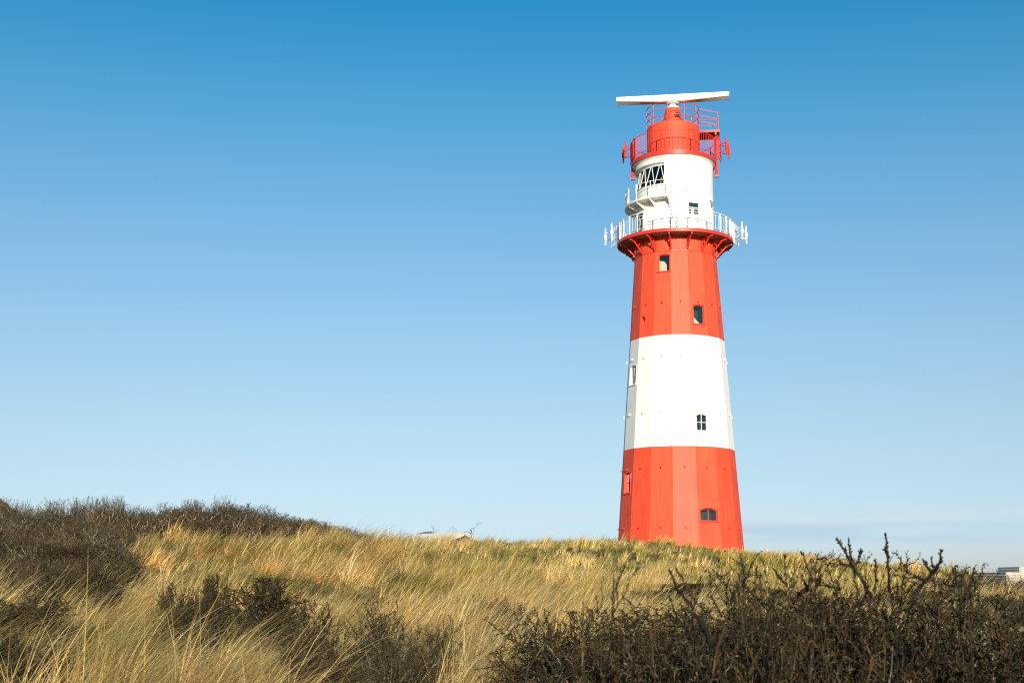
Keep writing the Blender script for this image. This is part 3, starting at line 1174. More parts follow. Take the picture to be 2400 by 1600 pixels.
def grow_shrub(seed, H=1.0, W=1.0, stems=6, n1=6, n2=6, n3=5, rt=0.0028, knob=1.0, leafy=0.5, spread=0.8, upright=0.25, base_gap=0.12, leaf_size=0.016, tips=None, single=False, wob=1.0, nleaf=2, stemr=1.0):
    rg = random.Random(seed)
    thick, thin, leaves = [], [], []

    def jit(d, a):
        v = d + Vector((rg.gauss(0, a), rg.gauss(0, a), rg.gauss(0, a)))
        return v.normalized()

    def off(d, ang):
        a = Vector((rg.gauss(0, 1), rg.gauss(0, 1), rg.gauss(0, 1)))
        a = (a - d * a.dot(d)).normalized()
        return (d * math.cos(ang) + a * math.sin(ang)).normalized()

    def twig(p, d, ln, r, lev):
        n = max(3, int(ln / (0.035 if lev == 3 else 0.05)))
        n = min(n, 9)
        pts = [p]
        for i in range(n):
            d = jit(d, (0.20 if lev > 1 else 0.14) * wob)
            d = (d + Vector((0, 0, upright * (0.35 if lev < 2 else 0.5)))).normalized()
            e = p + d * (ln / n)
            ra, rb = r * (1 - 0.65 * i / n), r * (1 - 0.65 * (i + 1) / n)
            (thick if lev < 2 else thin).append((*p, *e, ra, rb))
            if lev >= 2:                                        # knobbly spurs and thorns
                for _ in range(2 if knob else 0):
                    if rg.random() < 0.75 * knob:
                        o = off(d, 1.0)
                        sl_ = rg.uniform(0.008, 0.022) * knob
                        m_ = p.lerp(e, rg.random())
                        thin.append((*m_, *(m_ + o * sl_), r * 1.15, r * 0.35))
                if rg.random() < leafy:
                    for _ in range(nleaf):
                        m_ = p.lerp(e, rg.random())
                        leaves.append((m_, off(d, rg.uniform(0.6, 1.4)), rg.random()))
            p = e
            pts.append(p)
        return pts, d

    def child(pts, t):
        x = t * (len(pts) - 1)
        i = min(int(x), len(pts) - 2)
        return pts[i].lerp(pts[i + 1], x - i), (pts[i + 1] - pts[i]).normalized()

    for s_ in range(stems):
        az = 2 * math.pi * (s_ + rg.uniform(-0.3, 0.3)) / stems
        lean = spread * rg.uniform(0.25, 1.0)
        d = Vector((math.cos(az) * math.sin(lean), math.sin(az) * math.sin(lean), math.cos(lean)))
        if single:
            bp = Vector((rg.gauss(0, 0.03), rg.gauss(0, 0.03), -0.08))
        else:
            bp = Vector((math.cos(az), math.sin(az), 0)) * W * rg.uniform(0.02, 0.22) + Vector((0, 0, -0.08))
        L0 = H * rg.uniform(0.62, 0.85)
        p0, d0 = twig(bp, d, L0, rt * stemr * rg.uniform(2.6, 3.8), 0)
        for a in range(n1):
            t = base_gap + (1 - base_gap) * (a + rg.random()) / n1
            p, dd = child(p0, min(t, 1))
            L1 = H * rg.uniform(0.28, 0.45) * (1.05 - 0.4 * t)
            p1, d1 = twig(p, off(dd, rg.uniform(0.5, 1.0)), L1, rt * 1.9 * (0.5 + 0.5 * stemr), 1)
            for b in range(n2):
                t2 = (b + 0.4 + rg.random() * 0.6) / n2
                p, dd = child(p1, min(t2, 1))
                L2_ = H * rg.uniform(0.13, 0.24)
                p2, d2 = twig(p, off(dd, rg.uniform(0.4, 0.9)), L2_, rt * 1.25, 2)
                for c in range(n3):
                    t3 = (c + 0.3 + rg.random() * 0.7) / n3
                    p, dd = child(p2, min(t3, 1))
                    twig(p, off(dd, rg.uniform(0.35, 0.8)), H * rg.uniform(0.06, 0.11), rt, 3)
    zc_ = float(np.percentile([q_[5] for q_ in thin], 98.5)) * 1.04      # no stray shoots far above the crown
    thick = [q_ for q_ in thick if q_[5] < zc_]
    thin = [q_ for q_ in thin if max(q_[2], q_[5]) < zc_]
    leaves = [q_ for q_ in leaves if q_[0].z < zc_]
    for line, r0 in (tips or []):                               # forked knobbly sprigs that stand clear of the crown
        line = [Vector(p) for p in line]
        tot = sum((b_ - a_).length for a_, b_ in zip(line[:-1], line[1:]))
        run = 0.0
        p = line[0]
        for a_, b_ in zip(line[:-1], line[1:]):
            ln = (b_ - a_).length
            n = max(2, int(ln / 0.022))
            d = (b_ - a_).normalized()
            for i in range(n):
                e = a_.lerp(b_, (i + 1) / n)
                if i < n - 1:
                    e = e + Vector((rg.gauss(0, 0.0035), rg.gauss(0, 0.0035), rg.gauss(0, 0.002)))
                q = run / tot
                ra = r0 * (1 - 0.62 * q)
                run += ln / n
                thick.append((*p, *e, ra, r0 * (1 - 0.62 * run / tot)))
                if q > 0.25 or r0 < 0.006:
                    for _ in range(5):
                        o = off(d, 0.9)
                        m_ = p.lerp(e, rg.random())
                        thin.append((*m_, *(m_ + o * rg.uniform(0.006, 0.013)), 0.0042, 0.0022))
                    if rg.random() < 0.25:
                        m_ = p.lerp(e, rg.random())
                        thin.append((*m_, *(m_ + off(d, 0.8) * rg.uniform(0.02, 0.045)), 0.0022, 0.0006))
                p = e
    allp = np.array([s[3:6] for s in thin])
    return thick, thin, leaves, allp


def shrub_meshes(name, data, bark, twigc, leafc, leaf_size, seed):
    rng = np.random.default_rng(seed)
    thick, thin, leaves, allp = data
    res = []
    v, f = seg_mesh(thick, 5)
    c = np.array(bark)[None] * (0.6 + 1.6 * rng.random((len(thick), 1)) ** 2)
    res.append(('branches', v, f, np.repeat(c, 10, 0), M_BARK))
    v, f = seg_mesh(thin, 3)
    n = len(thin)
    mix = rng.random((n, 1)) ** 1.3
    c = (np.array(twigc[0])[None] * (1 - mix) + np.array(twigc[1])[None] * mix) * (0.35 + 1.9 * rng.random((n, 1)) ** 2)
    c = c * np.where(rng.random((n, 1)) < 0.10, 2.4, 1.0)  # some twigs coloured brighter to imitate sunlit tips
    res.append(('twigs', v, f, np.repeat(c, 6, 0), M_BARK))
    if leaves:
        p = np.array([tuple(l[0]) for l in leaves])
        d = np.array([tuple(l[1]) for l in leaves])
        n = len(p)
        s = rng.normal(size=(n, 3))
        s -= d * (s * d).sum(1, keepdims=True)
        s /= np.linalg.norm(s, axis=1, keepdims=True)
        ln = leaf_size * (0.6 + 0.9 * rng.random((n, 1)))
        wd = ln * 0.32
        v = np.stack([p, p + d * ln * 0.5 + s * wd * 0.5, p + d * ln, p + d * ln * 0.5 - s * wd * 0.5], 1).reshape(-1, 3)
        f = np.arange(n * 4).reshape(-1, 4)
        mix = rng.random((n, 1))
        c = (np.array(leafc[0])[None] * (1 - mix) + np.array(leafc[1])[None] * mix) * (0.6 + 0.8 * rng.random((n, 1)))
        res.append(('withered_leaves', v, f, np.repeat(c, 4, 0), M_LEAF))
    return res


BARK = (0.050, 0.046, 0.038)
GREY = (0.13, 0.115, 0.09)
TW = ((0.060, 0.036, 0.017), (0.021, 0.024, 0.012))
TWO = ((0.058, 0.040, 0.019), (0.024, 0.026, 0.013))
TWLO = ((0.100, 0.078, 0.044), (0.062, 0.066, 0.040))
TWL = ((0.115, 0.070, 0.040), (0.075, 0.066, 0.040))
LF = ((0.078, 0.037, 0.015), (0.036, 0.046, 0.014))
LFG = ((0.072, 0.038, 0.015), (0.046, 0.050, 0.017))
LFL = ((0.12, 0.055, 0.03), (0.07, 0.06, 0.03))


class Proto:
    def __init__(self, seed, bark, tw, lf, leaf_size, **kw):
        self.data = grow_shrub(seed, leaf_size=leaf_size, **kw)
        self.parts = shrub_meshes('shrub', self.data, bark, tw, lf, leaf_size, seed)
        p = self.data[3]
        self.h = float(np.percentile(p[:, 2], 99.6))
        self.w = float(np.percentile(p[:, 0], 97) - np.percentile(p[:, 0], 3))
        self.obj = None
        self.used = False

    def make(self):
        if self.obj is None:
            self.obj = empty('shrub', (0, 0, 0))
            for n, v, f, c, m in self.parts:
                np_mesh(n, v, f, m, self.obj, c)
            return self.obj
        return copy_tree(self.obj)


PLACED = []                              # x, y, radius: grass is thinned there


def put(pr, x, y, h, wd, rz, label, group=None, sink=0.0, clear=1.0):
    o = pr.make()
    z = hz(x, y) - sink
    o.location = (x, y, z)
    o.rotation_euler = (0, 0, rz)
    o.scale = (wd / pr.w, wd / pr.w, h / pr.h)
    for k in ('group',):
        if k in o:
            del o[k]
    tag(o, label, 'shrub', group)
    PLACED.append((x, y, wd * 0.5, clear))
    return o


def put_px(pr, vx, vtop, Y, vw, rz, label, group=None, clear=1.0):
    """shrub at view column vx, crown top at view row vtop, vw view pixels wide, forward distance Y"""
    a = V(vx, vtop, Y)
    x = a.x
    h = a.z - hz(x, Y)
    wd = vw * 1.0204 / F * Y
    return put(pr, x, Y, max(h, 0.25), wd, rz, label, group, 0.0, clear)


rs = random.Random(11)
# near, dense, dark buckthorn
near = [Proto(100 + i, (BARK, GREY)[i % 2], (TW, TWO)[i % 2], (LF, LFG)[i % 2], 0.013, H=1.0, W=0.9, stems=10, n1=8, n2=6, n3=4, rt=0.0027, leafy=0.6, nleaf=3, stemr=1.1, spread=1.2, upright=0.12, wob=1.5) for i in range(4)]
mid = [Proto(200 + i, GREY, TWO, LFG, 0.024, H=1.0, W=1.0, stems=10, n1=8, n2=7, n3=4, rt=0.0034, leafy=0.6, nleaf=2, spread=1.15, upright=0.14, wob=1.2) for i in range(3)]
farp = [Proto(300 + i, ((0.30, 0.235, 0.155), (0.22, 0.20, 0.15))[i % 2], (TWL, TWLO)[i % 2], (LFL, LFG)[i % 2], 0.03, H=1.0, W=0.9, stems=13, n1=6, n2=4, n3=3, rt=0.0030, leafy=0.2, spread=0.55, upright=0.40, knob=0.4, wob=0.7) for i in range(5)]
lowp = [Proto(400 + i, (0.16, 0.12, 0.075), (((0.085, 0.050, 0.026), (0.036, 0.034, 0.019)), TWO)[i % 2], (LF, LFG)[i % 2], 0.035, H=1.0, W=1.2, stems=12, n1=7, n2=6, n3=3, rt=0.0036, leafy=0.6, spread=0.95, upright=0.25, knob=0.6, wob=0.9) for i in range(3)]

# the thicket on the crest of the left dune
for i in range(96):
    vx = -130 + 830 * (i + rs.random()) / 96
    Y = rs.uniform(33, 43)
    if vx > 330:
        Y = rs.uniform(38.5, 43)
    top = 1172 + 9 * math.sin(vx / 47.0) + 6 * math.sin(vx / 19.0 + 1) + max(0, vx - 560) * 0.16 + rs.uniform(-14, 22) + (43 - Y) * (4.2 if vx < 330 else 1.5)
    put_px(rs.choice(farp), vx, top, Y, rs.uniform(70, 130), rs.uniform(0, 6.3), 'bare brown shrub in the thicket along the left dune crest', 'shrubs of the left crest thicket')
for i in range(26):
    vx = -60 + 760 * (i + rs.random()) / 26
    Y = rs.uniform(39, 43)
    put_px(farp[i % 5], vx, 1150 + 8 * math.sin(vx / 47.0) + max(0, vx - 520) * 0.22 + rs.uniform(-10, 14), Y, rs.uniform(40, 80), rs.uniform(0, 6.3), 'taller thin grey shrub rising out of the left crest thicket against the sky', 'taller shrubs of the left crest thicket')
for i in range(12):
    vx = 690 + i * 13 + rs.uniform(-5, 5)
    Y = rs.uniform(41, 46)
    put_px(rs.choice(farp), vx, 1190 + (vx - 690) * 0.22 + rs.uniform(-8, 8), Y, rs.uniform(40, 75), rs.uniform(0, 6.3), 'small bare shrub where the left crest thicket thins out downhill', 'small shrubs at the end of the crest thicket')
# its darker lower fringe
for i in range(54):
    vx = rs.uniform(-110, 290)
    Y = rs.uniform(24, 33)
    put_px(rs.choice(lowp[:1] + farp[:4]), vx, 1240 + (33 - Y) * 9 + rs.uniform(-26, 16) + max(0, vx - 150) * 0.12, Y, rs.uniform(90, 150), rs.uniform(0, 6.3), 'dark low shrub at the foot of the left crest thicket', 'dark shrubs below the left crest thicket')
# loose dark shrubs in the grass on the left
for vx, top, Y, vw, lab in ((190, 1296, 21, 190, 'dark leafless shrub in the grass left of the pale grass slope'),
                            (100, 1322, 19.5, 170, 'dark leafless shrub half hidden behind brown one at the left'),
                            (45, 1372, 12.5, 210, 'brown shrub at the left edge below the dark thicket'),
                            (262, 1286, 24, 110, 'small dark shrub just below the thicket fringe beside tall pale grass'),
                            (10, 1450, 8.0, 160, 'low dark shrub in the shaded bottom left corner'),
                            (120, 1484, 7.4, 130, 'low tangled shrub beside the bottom left corner shrub'),
                            (1120, 1366, 15.5, 90, 'small grey brown shrub alone in the grass right of centre'),
                            (1175, 1385, 14.5, 100, 'lower grey brown shrub touching the lone one right of centre'),
                            (465, 1322, 16.5, 140, 'tall rounded dark shrub left of the one with the visible trunk'),
                            (450, 1385, 14.2, 120, 'low dark shrub below the tall rounded one in the pale grass')):
    put_px(rs.choice(mid), vx, top, Y, vw, rs.uniform(0, 6.3), lab)
trunky = Proto(555, (0.10, 0.095, 0.075), TWO, LFG, 0.022, H=1.0, W=1.0, stems=6, n1=9, n2=8, n3=5, rt=0.0036, leafy=0.6, nleaf=2, spread=1.05, upright=0.10, base_gap=0.40, single=True)
put_px(trunky, 595, 1330, 14, 240, 0.4, 'spreading shrub on a forked bare trunk in the pale grass', clear=2.2)
put_px(near[0], 800, 1378, 9.0, 230, 1.2, 'brown shrub with long grass stalks bent across it')
put_px(near[1], 930, 1412, 8.4, 220, 2.9, 'brown shrub to the right of the one under bent stalks')
put_px(near[2], 750, 1450, 7.2, 200, 4.2, 'reddish brown shrub cut by the bottom edge left of centre', clear=1.5)
put_px(near[3], 900, 1480, 6.6, 230, 0.7, 'low brown shrub at the bottom edge below the bent stalks')

# low brown thicket in front of the tower's dune, on the right
for i in range(64):
    Y = rs.uniform(12, 34)
    vx = rs.uniform(1560 - (34 - Y) * 7, 2480)
    top = 1352 + (34 - Y) * 3.4 + max(0, 1750 - vx) * 0.10 + rs.uniform(-7, 8)
    if vx > 2180:
        top -= 12
    put_px(rs.choice(lowp), vx, top, Y, rs.uniform(120, 220), rs.uniform(0, 6.3), 'low brown shrub of the thicket below the dune right of the tower', 'shrubs of the low right thicket')
for i in range(16):
    vx = 2130 + i * 18 + rs.uniform(-6, 6)
    put_px(rs.choice(farp), vx, 1322 + rs.uniform(-8, 14), rs.uniform(33, 38), rs.uniform(45, 80), rs.uniform(0, 6.3), 'thin bare shrub in front of the boarded hut', 'thin shrubs before the boarded hut')

# the dark hedge of near shrubs on the right
HEDGE = [(1395, 1402, 7.0, 0.85, 0, 'open twiggy shrub at the left end of the dark right hedge'),
         (1500, 1405, 6.6, 1.28, 1, 'dark shrub beside the open twiggy one at the hedge end'),
         (1700, 1390, 7.6, 1.49, 2, 'shrub behind the right flank of the black stemmed one'),
         (1900, 1378, 7.2, 1.49, 2, 'brown shrub seen through the gaps of the near hedge'),
         (2110, 1380, 7.8, 1.49, 0, 'shrub in the second row behind the tall sprigs'),
         (2330, 1378, 7.0, 1.49, 3, 'shrub in the second row at the right edge'),
         (1450, 1475, 5.2, 0.80, 3, 'low dark shrub below the open twiggy one'),
         (2300, 1372, 4.8, 1.22, 1, 'dense shrub at the right edge of the picture'),
         (1580, 1450, 4.8, 1.08, 0, 'low dark shrub at the bottom below the black stemmed one'),
         (1740, 1430, 4.3, 1.15, 1, 'shrub at the bottom edge right of the low dark one'),
         (1930, 1420, 4.0, 1.15, 3, 'tangled shrub at the bottom under the tall sprigs'),
         (2140, 1415, 3.9, 1.15, 2, 'shadowy shrub at the bottom right of the tall sprigs'),
         (2330, 1440, 3.7, 1.15, 0, 'shrub filling the bottom right corner')]
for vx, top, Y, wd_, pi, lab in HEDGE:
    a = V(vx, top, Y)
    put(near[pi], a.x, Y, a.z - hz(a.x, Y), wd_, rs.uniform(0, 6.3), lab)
# forked sprigs, traced in the photograph's columns and rows: (points, radius in millimetres)
SP_A = [(((2044, 1397), (2026, 1367), (2005, 1337), (1996, 1324), (1985, 1301), (1973, 1281), (1962, 1261)), 7), (((1996, 1324), (1993, 1301), (1989, 1266)), 5),
        (((2002, 1325), (2013, 1307), (2019, 1290)), 5), (((1996, 1325), (1976, 1322), (1964, 1313)), 5),
        (((2086, 1385), (2084, 1349), (2081, 1307), (2078, 1281), (2076, 1252)), 6), (((2083, 1304), (2074, 1287)), 4),
        (((2142, 1397), (2169, 1361), (2184, 1340), (2196, 1334), (2203, 1316), (2206, 1287)), 7), (((2184, 1340), (2170, 1325), (2162, 1310)), 5), (((2190, 1334), (2182, 1307)), 4),
        (((2169, 1361), (2142, 1349), (2127, 1340), (2120, 1322)), 5), (((2050, 1380), (2054, 1340), (2050, 1312)), 4), (((2030, 1500), (2044, 1397)), 9), (((2110, 1500), (2142, 1397)), 9), (((2100, 1480), (2086, 1385)), 8)]
SP_D = [(((1840, 1470), (1862, 1409), (1874, 1388), (1892, 1376), (1901, 1349), (1886, 1313), (1876, 1291)), 7), (((1892, 1376), (1880, 1349)), 5), (((1877, 1388), (1904, 1379)), 5),
        (((1880, 1480), (1853, 1397), (1845, 1373), (1840, 1331), (1839, 1301)), 6), (((1843, 1370), (1824, 1349), (1812, 1331)), 5),
        (((1800, 1430), (1764, 1391), (1743, 1370), (1729, 1343)), 6), (((1860, 1522), (1833, 1456), (1803, 1420), (1770, 1400), (1758, 1385)), 8)]
SP_F = [(((1660, 1640), (1669, 1587), (1681, 1531), (1708, 1492), (1723, 1468), (1743, 1450), (1765, 1425)), 12), (((1663, 1557), (1630, 1492), (1595, 1459), (1559, 1435)), 11),
        (((1630, 1492), (1654, 1456), (1660, 1420)), 8), (((1681, 1528), (1648, 1468), (1618, 1414), (1589, 1385), (1577, 1355), (1567, 1333)), 10),
        (((1621, 1400), (1601, 1355), (1583, 1333)), 6), (((1625, 1420), (1640, 1380), (1642, 1350)), 6), (((1700, 1500), (1690, 1440), (1668, 1395), (1664, 1345)), 7),
        (((1640, 1640), (1612, 1560), (1590, 1520), (1570, 1500)), 9), (((1595, 1459), (1580, 1430), (1565, 1395)), 6), (((1708, 1492), (1745, 1490), (1780, 1470)), 7)]
TALL = [(2050, 1338, 3.6, 1.0, 'nearest shrub with tall forked sprigs standing against the sky', SP_A),
        (1640, 1372, 3.3, 0.75, 'large shrub with thick black forked stems below the tower base', SP_F),
        (1830, 1362, 3.9, 0.95, 'dark shrub between the black stemmed one and the tall sprigs', SP_D)]
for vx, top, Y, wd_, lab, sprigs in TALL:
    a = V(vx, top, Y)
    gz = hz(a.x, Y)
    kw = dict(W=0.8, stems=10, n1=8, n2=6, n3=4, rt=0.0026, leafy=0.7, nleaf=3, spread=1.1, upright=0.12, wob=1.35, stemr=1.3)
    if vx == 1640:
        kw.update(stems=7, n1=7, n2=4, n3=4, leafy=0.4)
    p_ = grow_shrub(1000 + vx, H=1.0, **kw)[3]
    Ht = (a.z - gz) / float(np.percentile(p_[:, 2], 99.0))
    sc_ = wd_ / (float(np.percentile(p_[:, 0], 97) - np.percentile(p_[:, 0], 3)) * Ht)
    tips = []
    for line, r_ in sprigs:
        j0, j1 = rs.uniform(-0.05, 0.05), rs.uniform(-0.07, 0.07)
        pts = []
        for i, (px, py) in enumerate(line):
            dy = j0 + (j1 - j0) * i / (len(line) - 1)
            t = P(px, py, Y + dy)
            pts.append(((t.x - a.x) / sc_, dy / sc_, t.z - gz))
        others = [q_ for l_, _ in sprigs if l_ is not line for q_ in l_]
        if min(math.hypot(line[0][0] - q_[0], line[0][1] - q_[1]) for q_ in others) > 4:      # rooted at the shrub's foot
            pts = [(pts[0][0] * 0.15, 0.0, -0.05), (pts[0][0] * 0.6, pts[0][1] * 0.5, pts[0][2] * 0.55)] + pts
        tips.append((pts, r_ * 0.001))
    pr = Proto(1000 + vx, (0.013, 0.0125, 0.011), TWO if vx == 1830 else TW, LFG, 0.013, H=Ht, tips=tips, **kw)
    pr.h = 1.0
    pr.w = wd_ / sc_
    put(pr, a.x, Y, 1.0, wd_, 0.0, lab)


# two scraggly bare bramble stems by the pale roof
def bramble(loc, lines, label):
    o = empty('bramble', loc)
    tag(o, label, 'shrub')
    q = MB()
    for ln, r0 in lines:
        pts = [P(px, py, loc[1]) - Vector(loc) for px, py in ln]
        q.tube(pts, [r0 * (1 - 0.6 * i / (len(pts) - 1)) for i in range(len(pts))], 5)
    q.build('stems', M_BLK2, o)


M_BLK2 = mat('bramble_bark', (0.06, 0.05, 0.035), 0.8)
b0 = P(1105, 1262, 66)
bramble((b0.x, 66, b0.z), [([(1105, 1262), (1104, 1248), (1106, 1242), (1103, 1239), (1112, 1236), (1121, 1227), (1132, 1223)], 0.018),
                           ([(1104, 1250), (1098, 1246), (1093, 1245), (1087, 1247), (1080, 1252)], 0.020),
                           ([(1106, 1243), (1101, 1240), (1103, 1244), (1108, 1250), (1111, 1256)], 0.018),
                           ([(1119, 1229), (1120, 1225), (1117, 1224)], 0.012), ([(1110, 1236), (1112, 1243), (1110, 1250)], 0.012)], 'twisted bare bramble on the crest right of the pale roof')
b0 = P(1010, 1270, 90)
bramble((b0.x, 90, b0.z), [([(1012, 1270), (1014, 1252), (1010, 1246), (1000, 1246), (988, 1248), (978, 1251)], 0.05),
                           ([(1014, 1252), (1008, 1249), (996, 1249), (985, 1250)], 0.04), ([(1014, 1250), (1016, 1242), (1014, 1234), (1010, 1230)], 0.018),
                           ([(1014, 1250), (1024, 1243), (1030, 1241)], 0.018), ([(1018, 1252), (1009, 1245), (1004, 1247)], 0.05), ([(1015, 1246), (1016, 1237), (1018, 1230)], 0.012)], 'dark bramble arching behind the ridge of the pale roof')
b0 = P(1062, 1268, 89)
bramble((b0.x, 89, b0.z), [([(1074, 1268), (1072, 1246), (1066, 1238), (1062, 1234), (1056, 1238), (1054, 1244)], 0.015), ([(1062, 1266), (1062, 1240), (1062, 1234)], 0.015)], 'thin looped bramble behind the pale roof')
b0 = P(945, 1275, 88)
bramble((b0.x, 88, b0.z), [([(948, 1275), (946, 1260), (942, 1252), (939, 1249)], 0.02), ([(957, 1275), (958, 1256), (954, 1250), (948, 1247)], 0.02), ([(966, 1275), (962, 1264), (952, 1262), (945, 1263)], 0.035)], 'thin bramble left of the pale roof')

# ------------------------------------------------------------------ marram grass
rng = np.random.default_rng(5)
pl_ = np.array(PLACED)


def scatter(n, d0, d1, half=0.50):
    """points in the view's wedge, density per square metre constant"""
    d = np.sqrt(rng.uniform(d0 * d0, d1 * d1, n))
    a = rng.uniform(-half, half, n)
    return d * np.sin(a), d * np.cos(a)


def fields(x, y):
    """lean strength, length factor, green share for a spot on the dune"""
    tower = np.clip((x - (-6 + 0.0 * y)) / 10, 0, 1) * np.clip((y - 26) / 16, 0, 1)
    lean = 0.95 - 0.52 * tower + 0.35 * np.clip((14 - y) / 8, 0, 1)
    ln = 1.0 - 0.42 * tower
    green = 0.25 + 0.30 * tower
    return lean, ln, green


def grass_batch(n_tuft, d0, d1, per, wide, segs, L):
    x, y = scatter(n_tuft, d0, d1)
    # thin out inside the shrubs and the house, clump the rest
    keep = rng.random(len(x)) < np.clip(-0.35 + 2.3 * (0.6 * vnoise(x / 1.1 + 40, y / 1.1 + 40, 21) + 0.4 * vnoise(x / 0.45, y / 0.45, 22)), 0.22, 1)
    if L < 0.3:
        keep[:] = True
    for px_, py_, r_, cl__ in pl_:
        dd = np.hypot(x - px_, y - py_)
        keep &= ~((dd < r_ * 0.85) & (rng.random(len(x)) < 0.8))
    for px_, py_, r_, cl__ in pl_ if L > 0.3 else []:   # little tall grass right before the shrubs, so that their stems show
        if 6 < py_ < 23:
            q_ = ((x - px_ * (1 - 0.5 * cl__ / py_)) / (r_ * 0.8)) ** 2 + ((y - py_ + 0.5 * cl__) / cl__) ** 2
            keep &= ~((q_ < 1) & (rng.random(len(x)) < 0.8))
    vb_ = (x / y * F + 1200) / 1.0204            # the thicket on the left leaves little room for grass
    keep &= ~((vb_ < 265 + (y - 30) * 11) & (y > 24) & (y < 44) & (rng.random(len(x)) < 0.85))
    keep &= np.hypot(x - AXIS[0], y - AXIS[1]) > 3.35
    x, y = x[keep], y[keep]
    z = bilin(x, y)
    # drop what lies well behind a nearer crest
    az = np.arctan2(x, y)
    bins = np.clip(((az + 0.6) / 1.2 * 240).astype(int), 0, 239)
    d = np.hypot(x, y)
    el_ = (z + 0.9 - EYE) / d
    vis = el_ > CREST[bins, np.clip(d.astype(int), 0, 119)] - 0.35 / d
    x, y, z = x[vis], y[vis], z[vis]
    n = len(x)
    lean, ln, green = fields(x, y)
    wn = vnoise(x / 2.2, y / 2.2, 31)
    tl_lean = np.clip(lean + (vnoise(x / 1.7, y / 1.7, 33) - 0.5) * 0.5 + rng.normal(0, 0.10, n), 0.05, 1.3)
    tl_dir = (vnoise(x / 3.5, y / 3.5, 35) - 0.5) * 1.5 + rng.normal(0, 0.42, n) - 0.1
    tl_len = L * ln * (0.65 + 0.6 * wn) * rng.uniform(0.75, 1.25, n)
    tl_green = np.clip(green + (vnoise(x / 1.5 + 9, y / 1.5, 37) - 0.5) * 0.8 + rng.normal(0, 0.12, n), 0, 1)
    if L < 0.3:
        tl_green = np.clip(tl_green + 0.15, 0, 1)
    tl_dry = vnoise(x / 2.8 - 7, y / 2.8, 39)
    rep = rng.integers(int(per * 0.5), int(per * 1.5) + 1, n)
    idx = np.repeat(np.arange(n), rep)
    m = len(idx)
    tr = 0.13 * (0.6 + 0.8 * rng.random(n))
    cl_ = 0.6 * vnoise(x / 1.2, y / 1.2, 41) + 0.4 * vnoise(x / 0.5, y / 0.5, 42) - 0.5
    tl_val = np.clip(1.0 + rng.normal(0, 0.16, n) + cl_ * 1.5, 0.35, 1.6)
    tl_len = tl_len * np.clip(1 + 1.3 * cl_, 0.45, 1.5)
    tl_green = np.clip(tl_green - 0.9 * cl_, 0, 1)
    r_ = np.sqrt(rng.random(m)) * tr[idx]
    a_ = rng.uniform(0, 2 * np.pi, m)
    bx, by = x[idx] + r_ * np.cos(a_), y[idx] + r_ * np.sin(a_)
    bz = z[idx] - 0.03
    lnb = tl_len[idx] * rng.uniform(0.45, 1.2, m)
    dirb = tl_dir[idx] + rng.normal(0, 0.30, m)
    # outward fan of the tuft plus wind
    hx = np.cos(dirb) * tl_lean[idx] + np.cos(a_) * 0.22 * r_ / tr[idx] * 1.4
    hy = np.sin(dirb) * tl_lean[idx] + np.sin(a_) * 0.22 * r_ / tr[idx] * 1.4
    hl = np.hypot(hx, hy) + 1e-6
    hx, hy = hx / hl, hy / hl
    th0 = np.clip(0.05 + 0.26 * hl + rng.normal(0, 0.14, m), 0.0, 1.0)           # angle off vertical at the root
    th1 = np.clip(th0 + 0.35 + 1.0 * hl * rng.uniform(0.4, 1.4, m), 0.1, 2.05)   # and at the tip
    stiff = rng.random(m) < 0.03                       # dead stalks that stand or are snapped over
    lnb = np.where(stiff, lnb * 0.55, lnb)
    th0 = np.where(stiff, rng.normal(0.1, 0.25, m), th0)
    th1 = np.where(stiff, th0 + np.where(rng.random(m) < 0.3, 1.6, 0.05), th1)
    dist = np.hypot(bx, by)
    wd = np.maximum(0.0042, dist / 1280.0 * wide) * rng.uniform(0.7, 1.3, m)
    # side vector of the strip: half way between facing across the bend and random
    ra = rng.uniform(-0.9, 0.9, m)
    sx, sy = -hy * np.cos(ra) + hx * np.sin(ra), hx * np.cos(ra) + hy * np.sin(ra)
    k = segs + 1
    P0 = np.stack([bx, by, bz], 1)
    verts = np.zeros((m, k, 2, 3), np.float32)
    cur = P0.copy()
    for i in range(k):
        t = i / segs
        if i:
            th = th0 + (th1 - th0) * ((i - 0.5) / segs)
            st = (lnb / segs)
            cur = cur + np.stack([hx * np.sin(th) * st, hy * np.sin(th) * st, np.cos(th) * st], 1)
        hw = (wd * 0.5 * (1.0 - 0.85 * t ** 1.6))[:, None]
        sv = np.stack([sx, sy, np.zeros(m)], 1) * hw
        verts[:, i, 0] = cur - sv
        verts[:, i, 1] = cur + sv
    straw = np.array([0.76, 0.54, 0.195])
    pale = np.array([0.82, 0.65, 0.34])
    rust = np.array([0.64, 0.34, 0.08])
    grn = np.array([0.25, 0.275, 0.055])
    u = np.where(rng.random(m) < 0.6, rng.random(n)[idx], rng.random(m))
    col = np.where((u < 0.26)[:, None], pale, straw)
    col = np.where(((u > 0.90) & (tl_dry[idx] > 0.35))[:, None], rust, col)
    isg = rng.random(m) < tl_green[idx]
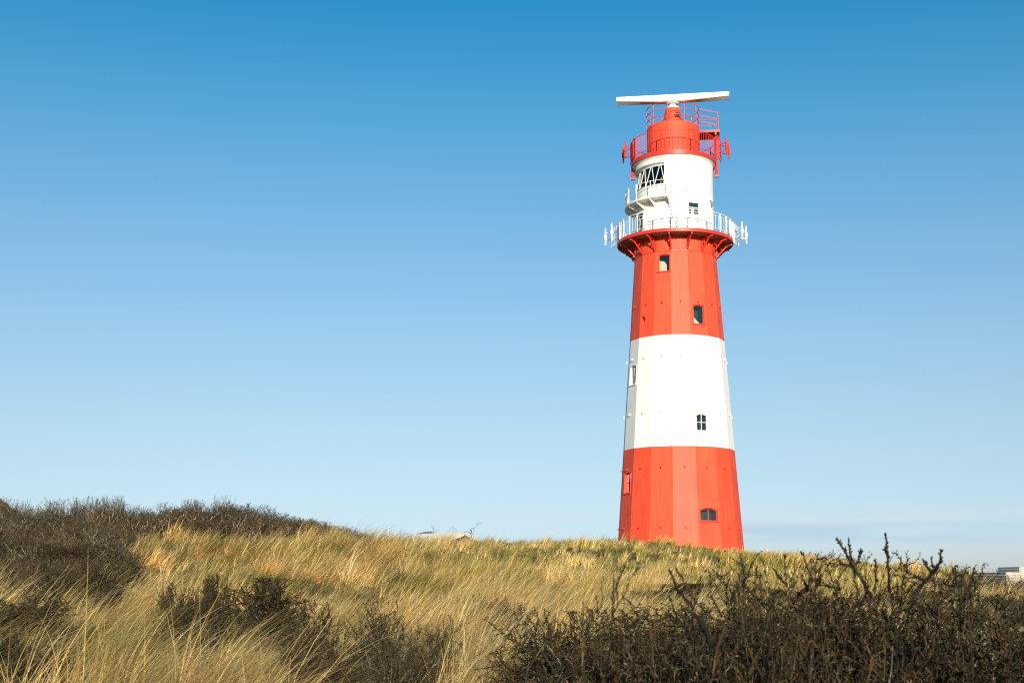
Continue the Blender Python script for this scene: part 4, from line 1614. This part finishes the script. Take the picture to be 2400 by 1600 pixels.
    col = np.where(isg[:, None], grn, col)
    col = np.where(stiff[:, None], np.array([0.80, 0.66, 0.40]), col)
    col = col * (rng.uniform(0.5, 1.3, m) * tl_val[idx])[:, None]
    cols = np.zeros((m, k, 2, 3), np.float32)
    for i in range(k):
        t = i / segs
        tint = np.where(isg[:, None], np.array([1.0 + 0.55 * t, 1.0 + 0.25 * t, 1.0]), np.array([1.0, 1.0, 1.0]))
        cols[:, i, :, :] = (col * tint)[:, None, :]
    base = (np.arange(m) * k * 2)[:, None]
    i = np.arange(segs)[None]
    q = np.stack([base + 2 * i, base + 2 * i + 1, base + 2 * i + 3, base + 2 * i + 2], 2).reshape(-1, 4)
    return verts.reshape(-1, 3), q, cols.reshape(-1, 3)


# steepest sight line to the sand per azimuth, as a running crest
CREST = np.full((240, 120), -1.0)
azs = (np.arange(240) + 0.5) / 240 * 1.2 - 0.6
for d in range(3, 120):
    e_ = (bilin(np.sin(azs) * d, np.cos(azs) * d) + 0.25 - EYE) / d
    CREST[:, d] = np.maximum(CREST[:, d - 1], e_)

GRASS = [  # tufts, near, far, blades per tuft, least width in picture elements, segments, length
    (110, 4.4, 6.0, 40, 0.0, 6, 0.60),
    (1900, 6.0, 12, 46, 0.55, 6, 0.68),
    (5200, 12, 24, 42, 0.60, 5, 0.66),
    (9500, 24, 42, 30, 0.60, 4, 0.66),
    (11000, 42, 80, 20, 0.60, 4, 0.70),
    (9000, 6, 40, 18, 0.70, 3, 0.25),           # short undergrowth that covers the sand
    (13000, 40, 80, 16, 0.70, 3, 0.26),
]
vs, qs, cs, off_ = [], [], [], 0
for g in GRASS:
    v, q, c = grass_batch(*g)
    vs.append(v)
    qs.append(q + off_)
    cs.append(c)
    off_ += len(v)
M_GRASS = mat_attr('marram_blade', 0.5, 0.35, 0.4)
grass = np_mesh('grass', np.concatenate(vs), np.concatenate(qs), M_GRASS, None, np.concatenate(cs))
tag(grass, 'long straw coloured dune grass leaning in the wind', 'grass', kind='stuff')
print('grass verts', off_)
